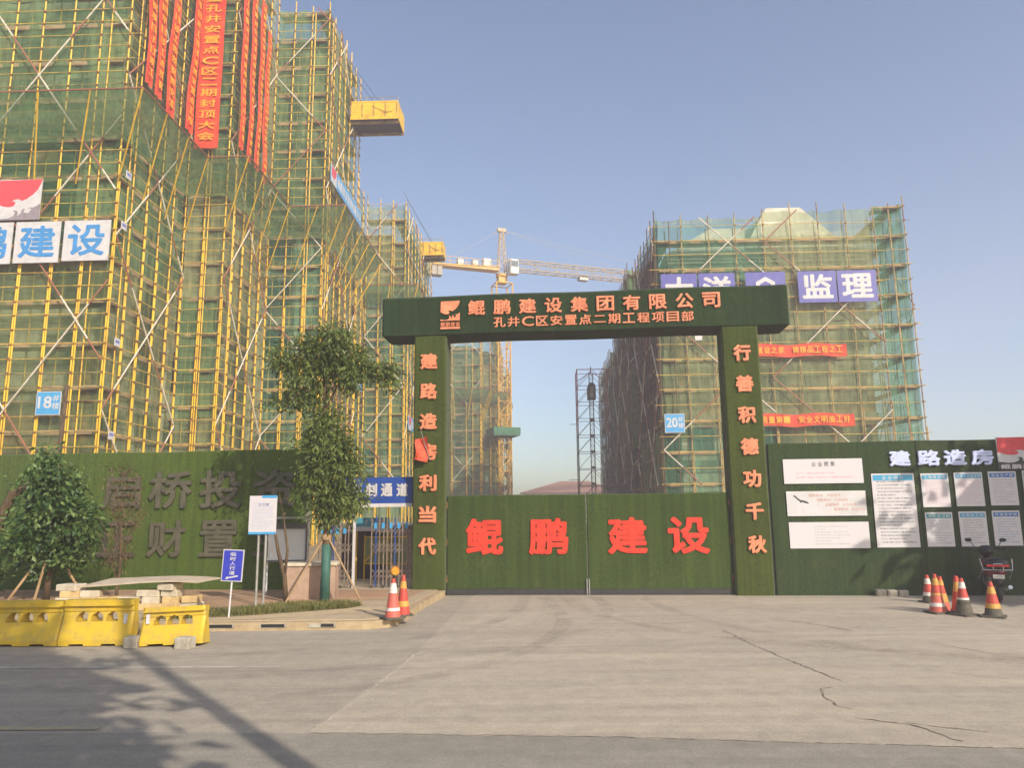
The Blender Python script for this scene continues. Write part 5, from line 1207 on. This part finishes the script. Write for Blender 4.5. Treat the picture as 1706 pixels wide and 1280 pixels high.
# street tree with wrapped trunk, centre left
tr = thing('street_tree', 'slender street tree with green wrapped trunk and two tiered crown', 'tree', P12(-3.39, 13.86), 0)
mb = MB(); mb.path([(0, 0, 0), (0.01, 0, 1.0), (-0.03, 0.02, 2.2), (-0.1, 0.02, 3.2), (-0.12, 0, 4.0), (-0.1, 0.05, 4.9)], [0.075, 0.07, 0.055, 0.045, 0.04, 0.02], 9); trk = mb.build('trunk', M_BARK, tr, True)
mb = MB(); mb.path([(0, 0, 0.02), (0.01, 0, 1.0)], [0.088, 0.082], 12); mb.build('wrap', M_WRAP, trk, True)
BL = [((0.05, 0, 2.2), (0.5, 0.45, 0.7), 1500), ((-0.15, 0.0, 2.6), (0.42, 0.4, 0.55), 1000), ((0.2, 0, 1.85), (0.45, 0.4, 0.35), 700), ((-0.1, 0, 3.05), (0.33, 0.3, 0.4), 600), ((0.2, 0.1, 2.75), (0.35, 0.35, 0.4), 500),
      ((-0.12, 0, 3.5), (0.2, 0.2, 0.26), 110), ((0.12, 0, 3.4), (0.18, 0.18, 0.2), 60), ((-0.48, 0, 3.7), (0.26, 0.22, 0.2), 130), ((-0.95, 0, 3.62), (0.16, 0.15, 0.2), 90), ((-0.78, 0.05, 3.82), (0.2, 0.2, 0.1), 60),
      ((-0.12, 0, 4.55), (0.5, 0.45, 0.45), 1000), ((-0.6, 0, 4.45), (0.4, 0.35, 0.33), 420), ((-0.35, 0, 3.98), (0.42, 0.35, 0.26), 480), ((0.35, 0, 4.45), (0.45, 0.4, 0.36), 560), ((0.75, 0.05, 4.3), (0.34, 0.3, 0.26), 300), ((0.3, 0, 4.1), (0.35, 0.3, 0.2), 260), ((-0.95, 0, 4.6), (0.25, 0.22, 0.16), 110), ((1.0, 0, 4.22), (0.2, 0.2, 0.18), 90), ((0.05, 0, 4.95), (0.45, 0.4, 0.22), 300), ((1.12, 0, 3.98), (0.14, 0.14, 0.12), 60), ((-0.55, 0, 4.85), (0.25, 0.2, 0.2), 120)]
BL = [((c[0], c[1], c[2]-PZ+0.05), (r[0]*0.92, r[1], r[2]*0.95), int(n*(2.3 if c[2] < 3.3 else 1.7))) for c, r, n in BL]
leaf_obj(leaves(BL, 0.112, 3, 0.8, 3, 0.34, 0.3, 90), 'crown', LG, tr)
for (x0, z0, x1, y1, z1, r0_, nm_) in ((-0.1, 3.3, -0.55, 0, 3.55, 0.018, 'limb'), (-0.1, 3.6, -0.6, 0.0, 4.4, 0.022, 'limb'), (-0.08, 3.5, 0.35, 0.0, 4.3, 0.022, 'limb'), (-0.1, 3.8, 0.75, 0.05, 4.2, 0.018, 'limb'), (0.75, 4.15, 1.15, 0, 3.9, 0.010, 'limb'), (-0.05, 2.0, 0.3, -0.1, 2.6, 0.02, 'limb'), (-0.02, 1.5, -0.25, 0.1, 2.1, 0.02, 'limb')):
    mb = MB(); mb.path([(x0, 0, z0), ((x0+x1)/2, y1/2, (z0+z1)/2+0.05), (x1, y1, z1)], [r0_, r0_*0.75, r0_*0.4], 6); mb.build(nm_, M_BARK, tr)
for (xa, ya) in ((-0.62, -0.3), (0.72, -0.25), (-0.2, 0.7)):
    mb = MB(); mb.tube((xa, ya, 0), (xa*0.03, ya*0.05, 1.15), 0.018, 7); mb.build('support_stake', M_STAKE, tr)
mb = MB(); mb.lathe([(0.09, 0), (0.1, 0.05), (0.09, 0.1)], 10, (0, 0, 1.08)); mb.build('tie_band', M_STAKE, tr)

# glossy round tree at far left
tr = thing('street_tree', 'dense glossy cone shaped young tree propped by stakes at far left', 'tree', P12(-8.78, 14.55), 0)
mb = MB(); mb.path([(0, 0, 0), (0.0, 0, 0.7), (0.02, 0, 1.6), (0, 0, 2.5)], [0.06, 0.055, 0.04, 0.015], 9); mb.build('trunk', M_BARK, tr, True)
BL = [((0, 0, 1.25), (0.72, 0.65, 0.55), 1900), ((-0.3, 0, 0.95), (0.5, 0.5, 0.35), 700), ((0.35, 0, 1.0), (0.42, 0.45, 0.35), 600), ((0.05, 0, 1.75), (0.55, 0.5, 0.45), 1000), ((-0.15, 0, 2.3), (0.42, 0.4, 0.42), 650), ((-0.08, 0, 2.6), (0.24, 0.22, 0.25), 240), ((0.55, 0, 1.75), (0.26, 0.25, 0.22), 240), ((-0.55, 0, 1.5), (0.25, 0.25, 0.3), 240), ((0.2, 0, 2.15), (0.3, 0.3, 0.3), 300), ((0.1, 0, 0.75), (0.4, 0.35, 0.22), 320)]
leaf_obj(leaves([(c, r, int(n*1.0)) for c, r, n in BL], 0.125, 4, 0.35, 3, 0.5, 0.3, 75), 'crown', LD, tr)
for (xa, ya) in ((-0.55, -0.3), (0.1, -0.55), (0.55, 0.3)):
    mb = MB(); mb.tube((xa, ya, 0), (xa*0.1, ya*0.1, 0.95), 0.025, 7); mb.build('support_stake', M_STAKE, tr)

# dry shrub-like tree in front of the grey characters
tr = thing('bare_tree', 'thin brown tree with dry leaves against the left hoarding', 'tree', P12(-7.55, 14.7), 0)
rnd = random.Random(12); mb = MB(); mb.path([(0, 0, 0), (0.03, 0, 0.6), (0.0, 0, 1.3)], [0.035, 0.03, 0.022], 7); trk = mb.build('trunk', M_BARK, tr)
mb = MB()
for i in range(30):
    z = rnd.uniform(0.3, 1.7); a = rnd.uniform(0, 6.28); l = rnd.uniform(0.4, 1.1); sp = rnd.uniform(0.15, 0.5)
    p = Vector((0, 0, z)); q = p + Vector((math.cos(a)*sp*0.6, math.sin(a)*sp*0.5, l*0.55)); e = p + Vector((math.cos(a)*sp, math.sin(a)*sp*0.8, l))
    mb.path([p, q, e], [0.009, 0.007, 0.003], 5)
mb.build('branches', M_BARK, tr)['kind'] = 'stuff'
BL = [((0, 0, 0.9), (0.3, 0.25, 0.5), 300), ((0, 0, 1.6), (0.34, 0.28, 0.5), 320), ((-0.15, 0, 2.3), (0.35, 0.3, 0.35), 260), ((0.1, 0, 2.1), (0.35, 0.3, 0.4), 130)]
leaf_obj(leaves(BL, 0.07, 5, 0.9, 3, 0.3, 0.2), 'crown', LB, tr)
# bare sapling beside the planter
tr = thing('bare_sapling', 'leafless pruned sapling beside the tiled planter', 'sapling', P12(-4.12, 13.85), 0)
mb = MB(); mb.path([(0.05, 0, 0), (0.0, 0, 0.45), (-0.12, 0, 0.85), (-0.22, 0, 1.3), (-0.25, 0, 1.45)], [0.045, 0.04, 0.032, 0.022, 0.016], 8); t_ = mb.build('trunk', M_BARK, tr, True)
for pts, r in (([(0.0, 0, 0.45), (0.04, 0, 0.9), (-0.06, 0, 1.5), (-0.09, 0, 1.55)], [0.03, 0.025, 0.016, 0.012]), ([(-0.12, 0, 0.85), (-0.15, 0, 1.0), (-0.28, 0, 1.75)], [0.02, 0.014, 0.005]), ([(-0.06, 0, 1.5), (-0.16, 0, 1.95)], [0.012, 0.004]), ([(-0.06, 0, 1.5), (-0.03, 0, 1.58)], [0.014, 0.012])):
    mb = MB(); mb.path(pts, r, 7); mb.build('branch', M_BARK, tr, True)
# big shrub trunk at the left frame edge
tr = thing('leaning_tree', 'thick brown leaning tree stub at the left edge before the hoarding', 'tree', P12(-9.95, 14.9), 0)
mb = MB(); mb.path([(-0.15, 0, 0), (-0.2, 0, 0.9), (-0.1, 0, 1.5), (0.12, 0, 2.0), (0.5, 0, 2.25)], [0.12, 0.11, 0.1, 0.09, 0.05], 9); mb.build('trunk', M_BARK, tr, True)
leaf_obj(leaves([((-0.3, 0, 0.7), (0.35, 0.3, 0.5), 420), ((0.3, 0, 2.2), (0.2, 0.2, 0.12), 60)], 0.11, 6, 0.4, 3, 0.45), 'crown', LD, tr)

# grass strip
rg = np.random.default_rng(8); V = []; F = []; MI = []
def inpoly(x, y, poly):
    c = False; j = len(poly)-1
    for i in range(len(poly)):
        if (poly[i][1] > y) != (poly[j][1] > y) and x < (poly[j][0]-poly[i][0])*(y-poly[i][1])/(poly[j][1]-poly[i][1])+poly[i][0]: c = not c
        j = i
    return c
gpoly = [(-5.3, 12.0), (-4.4, 11.95), (-3.6, 12.35), (-2.75, 12.85), (-2.6, 13.25), (-2.9, 13.45), (-3.6, 13.4), (-4.1, 13.2), (-4.3, 12.75), (-4.9, 12.6), (-5.4, 12.4)]
gp2 = [(-5.6, 11.7), (-5.0, 11.65), (-4.7, 11.9), (-4.9, 12.3), (-5.5, 12.5)]
cnt = 0
while cnt < 9000:
    x = rg.uniform(-5.7, -2.5); y = rg.uniform(11.6, 13.5)
    if not (inpoly(x, y, gpoly) or inpoly(x, y, gp2)): continue
    if math.sin(x*7+y*3)+math.sin(x*3-y*9) < -0.9 and rg.random() < 0.8: continue
    h = rg.uniform(0.04, 0.12); a = rg.uniform(0, 6.28); w_ = 0.007; l = rg.normal(0, 0.03, 2); k = len(V)
    V += [(x-w_*math.cos(a), y-w_*math.sin(a), PZ), (x+w_*math.cos(a), y+w_*math.sin(a), PZ), (x+l[0], y+l[1], PZ+h)]; F.append((k, k+1, k+2)); MI.append(int(rg.integers(0, 3))); cnt += 1
me = bpy.data.meshes.new('grass'); me.from_pydata(V, [], F)
for m in leaf_mats('grass_blade', [S(112, 112, 58), S(88, 96, 44), S(136, 126, 76)]): me.materials.append(m)
me.polygons.foreach_set('material_index', MI); o = bpy.data.objects.new('grass', me); COL.objects.link(o); o['kind'] = 'stuff'
sheet('soil_patch', [(-5.6, 11.75), (-4.4, 11.9), (-3.6, 12.3), (-2.75, 12.8), (-2.55, 13.25), (-2.9, 13.5), (-4.3, 13.3), (-5.7, 12.9)], PZ+0.006, basic('soil', S(136, 118, 84), 1.0, S(104, 96, 60), 6))

# ------------------------------------------------------------------ motorbike, seen from behind
bk = thing('motorbike', 'dark red motorbike parked by the right hoarding, seen from behind', 'motorbike', (8.56, 13.72, 0), R(-24)); bk.scale = (0.87,)*3
M_MAR = basic('maroon_paint', S(120, 26, 34), 0.25, S(100, 24, 30), 4, spec=0.6); M_CHR = basic('chrome', S(196, 196, 192), 0.25, S(160, 160, 156), 6, metal=0.9)
M_BLK = basic('black_plastic', S(30, 30, 32), 0.4)
for y in (0.0, 1.22):
    sx = 0.0
    mb = MB(); mb.ring((sx, y, 0.285), 0.225, 0.058, 'x', 28, 10); wh = mb.build('wheel', M_BLACK, bk, True)
    mb = MB(); mb.ring((sx, y, 0.285), 0.17, 0.02, 'x', 24, 6)
    for k in range(5): a = k*2*math.pi/5; mb.tube((sx, y, 0.285), (sx, y+0.17*math.cos(a), 0.285+0.17*math.sin(a)), 0.014, 5)
    mb.tube((sx-0.06, y, 0.285), (sx+0.06, y, 0.285), 0.035, 10); mb.build('rim', M_STEEL, wh)
mb = MB(); mb.bbox(-0.09, 0.09, 0.30, 0.75, 0.25, 0.52, 0.03); mb.tube((0, 0.75, 0.3), (0, 0.95, 0.85), 0.035, 8); mb.tube((-0.07, 0.0, 0.3), (-0.07, 0.4, 0.33), 0.025, 8); mb.tube((0.07, 0.0, 0.3), (0.07, 0.4, 0.33), 0.025, 8); mb.build('engine', M_STEEL, bk)
def loft(secs, n=12):
    vs = []; 
    for (y, z, hw_, hh_) in secs:
        for i in range(n):
            a = 2*math.pi*i/n; ca, sa = math.cos(a), math.sin(a); vs.append((hw_*math.copysign(abs(ca)**0.7, ca), y, z+hh_*math.copysign(abs(sa)**0.7, sa)))
    fs = [(k*n+i, k*n+(i+1) % n, (k+1)*n+(i+1) % n, (k+1)*n+i) for k in range(len(secs)-1) for i in range(n)]
    fs += [tuple(range(n)), tuple((len(secs)-1)*n+i for i in range(n))]
    mb = MB(); mb.add(vs, fs); return mb
loft([(-0.22, 0.62, 0.10, 0.05), (-0.12, 0.62, 0.17, 0.09), (0.25, 0.60, 0.19, 0.11), (0.55, 0.62, 0.13, 0.10), (0.75, 0.68, 0.15, 0.14), (0.98, 0.78, 0.09, 0.10)]).build('body', M_MAR, bk, True)
loft([(-0.16, 0.74, 0.13, 0.035), (-0.05, 0.755, 0.18, 0.05), (0.35, 0.74, 0.17, 0.045), (0.62, 0.74, 0.09, 0.035)]).build('seat', M_BLK, bk, True)
loft([(-0.36, 0.79, 0.17, 0.08), (-0.32, 0.79, 0.21, 0.115), (-0.1, 0.79, 0.21, 0.115), (-0.05, 0.79, 0.17, 0.08)]).build('top_box', M_BLK, bk, True)
mb = MB(); mb.box(-0.19, 0.19, -0.385, -0.36, 0.74, 0.775); mb.build('tail_light', basic('tail_red', S(190, 40, 46), 0.2), bk)
mb = MB()
for q in (((-0.25, -0.3, 0.67), (0.25, -0.3, 0.67)), ((-0.25, -0.3, 0.67), (-0.28, -0.15, 0.88)), ((0.25, -0.3, 0.67), (0.28, -0.15, 0.88)), ((-0.09, -0.37, 0.67), (-0.08, -0.37, 0.79)), ((0.09, -0.37, 0.67), (0.08, -0.37, 0.79)), ((-0.08, -0.37, 0.79), (0.08, -0.37, 0.79)), ((0.26, -0.2, 0.66), (0.27, 0.3, 0.45)), ((-0.26, -0.2, 0.66), (-0.27, 0.3, 0.45)), ((-0.09, -0.37, 0.67), (-0.09, -0.25, 0.67)), ((0.09, -0.37, 0.67), (0.09, -0.25, 0.67))): mb.tube(q[0], q[1], 0.012, 7)
mb.build('rack', M_CHR, bk)
loft([(-0.30, 0.42, 0.07, 0.10), (-0.26, 0.46, 0.08, 0.1), (0.0, 0.56, 0.08, 0.04), (0.15, 0.55, 0.07, 0.04)]).build('mudguard', M_BLK, bk, True)
mb = MB(); mb.box(-0.10, 0.10, -0.335, -0.325, 0.5, 0.58); mb.build('number_plate', basic('plate_pale', S(196, 192, 180), 0.5), bk)
mb = MB(); mb.path([(-0.33, 0.80, 1.03), (-0.12, 0.9, 1.05), (0.12, 0.9, 1.05), (0.33, 0.80, 1.03)], 0.014, 8)
for s in (-1, 1): mb.tube((s*0.22, 0.85, 1.04), (s*0.35, 0.79, 1.03), 0.02, 8)
mb.build('handlebar', M_BLK, bk)
loft([(0.80, 0.98, 0.12, 0.07), (0.92, 1.0, 0.14, 0.11), (1.02, 0.93, 0.08, 0.08)]).build('headlamp_cowl', M_BLK, bk, True)
for s in (-1, 1):
    mb = MB(); mb.tube((s*0.2, 0.88, 1.04), (s*0.29, 0.88, 1.2), 0.008, 6); mb.lathe([(0.0, -0.012), (0.05, -0.008), (0.055, 0.0), (0.045, 0.012)], 14)
    for k in range(len(mb.v)-56, len(mb.v)):
        x, y, z = mb.v[k]; mb.v[k] = (s*0.32+x*1.3, 0.88+z, 1.22+y*0.75)
    mb.build('mirror', M_BLK, bk)
mb = MB(); mb.tube((0.16, 0.1, 0.28), (0.18, -0.32, 0.34), 0.04, 10); mb.build('exhaust', M_CHR, bk)
mb = MB(); mb.tube((-0.06, 0.4, 0.2), (-0.25, 0.36, 0.0), 0.012, 6); mb.build('side_stand', M_STEEL, bk)
for s in (-1, 1):
    mb = MB(); mb.tube((s*0.08, 1.22, 0.285), (s*0.08, 1.0, 0.85), 0.02, 8); mb.build('fork', M_CHR, bk)

# ------------------------------------------------------------------ things behind the viewer that throw the shadows on the road
o = thing('utility_pole', 'concrete utility pole across the road', 'utility pole', (3.4, -1.1, 0), 0)
mb = MB(); mb.path([(0, 0, -0.1), (0, 0, 10.0)], [0.115, 0.075], 14); mb.build('shaft', M_CONC, o)
mb = MB(); mb.box(-0.7, 0.7, -0.05, 0.05, 9.3, 9.4); mb.build('crossarm', M_GALV, o)
def far_tree(label, loc, h, blobs, n_leaf, seed):
    t_ = thing('roadside_tree', label, 'tree', loc, 0)
    mb = MB(); mb.path([(0, 0, -0.05), (0.05, 0, h*0.4), (0, 0.05, h*0.8)], [0.16, 0.12, 0.05], 9); mb.build('trunk', M_BARK, t_, True)
    leaf_obj(leaves([(c, r, int(n*1.3)) for c, r, n in blobs], 0.42, seed, 0.4, 3, 0.55, 0.1), 'crown', LD, t_)
far_tree('leafy roadside tree across the road', (0.95, -2.1, 0), 11, [((0, 0, 5.0), (1.5, 1.2, 0.9), 3000), ((-0.1, 0, 6.2), (1.65, 1.3, 1.0), 3600), ((0, 0, 7.3), (1.6, 1.3, 1.0), 3600), ((-0.1, 0, 8.4), (1.45, 1.2, 1.0), 3000), ((-0.3, 0, 9.3), (1.1, 1.0, 0.8), 1500), ((-1.5, -0.3, 6.6), (1.2, 1.0, 1.0), 1800), ((-1.7, -0.3, 7.9), (1.2, 1.0, 1.0), 1600), ((-1.6, -0.3, 5.4), (1.1, 1.0, 0.9), 1600)], 0, 21)
far_tree('leafy roadside tree past the right end of the hoarding', (14.9, 8.9, 0), 8.0, [((0, 0, 5.2), (2.1, 1.9, 1.7), 3600), ((-0.7, 0.2, 3.8), (1.5, 1.3, 1.1), 2000), ((0.6, 0, 6.4), (1.7, 1.5, 1.3), 1800)], 0, 22)

# ------------------------------------------------------------------ dusty air
mb = MB(); mb.box(-75, 75, -12, 140, -1.0, 36); hz = mb.build('haze', []); hz['kind'] = 'stuff'
m = bpy.data.materials.new('dusty_air'); m.use_nodes = True; n = m.node_tree.nodes; n.remove(n['Principled BSDF'])
pv = n.new('ShaderNodeVolumePrincipled'); pv.inputs['Density'].default_value = HAZE_DENSITY; pv.inputs['Color'].default_value = (0.92, 0.85, 0.91, 1); pv.inputs['Anisotropy'].default_value = 0.1
m.node_tree.links.new(pv.outputs[0], n['Material Output'].inputs['Volume']); hz.data.materials.append(m)
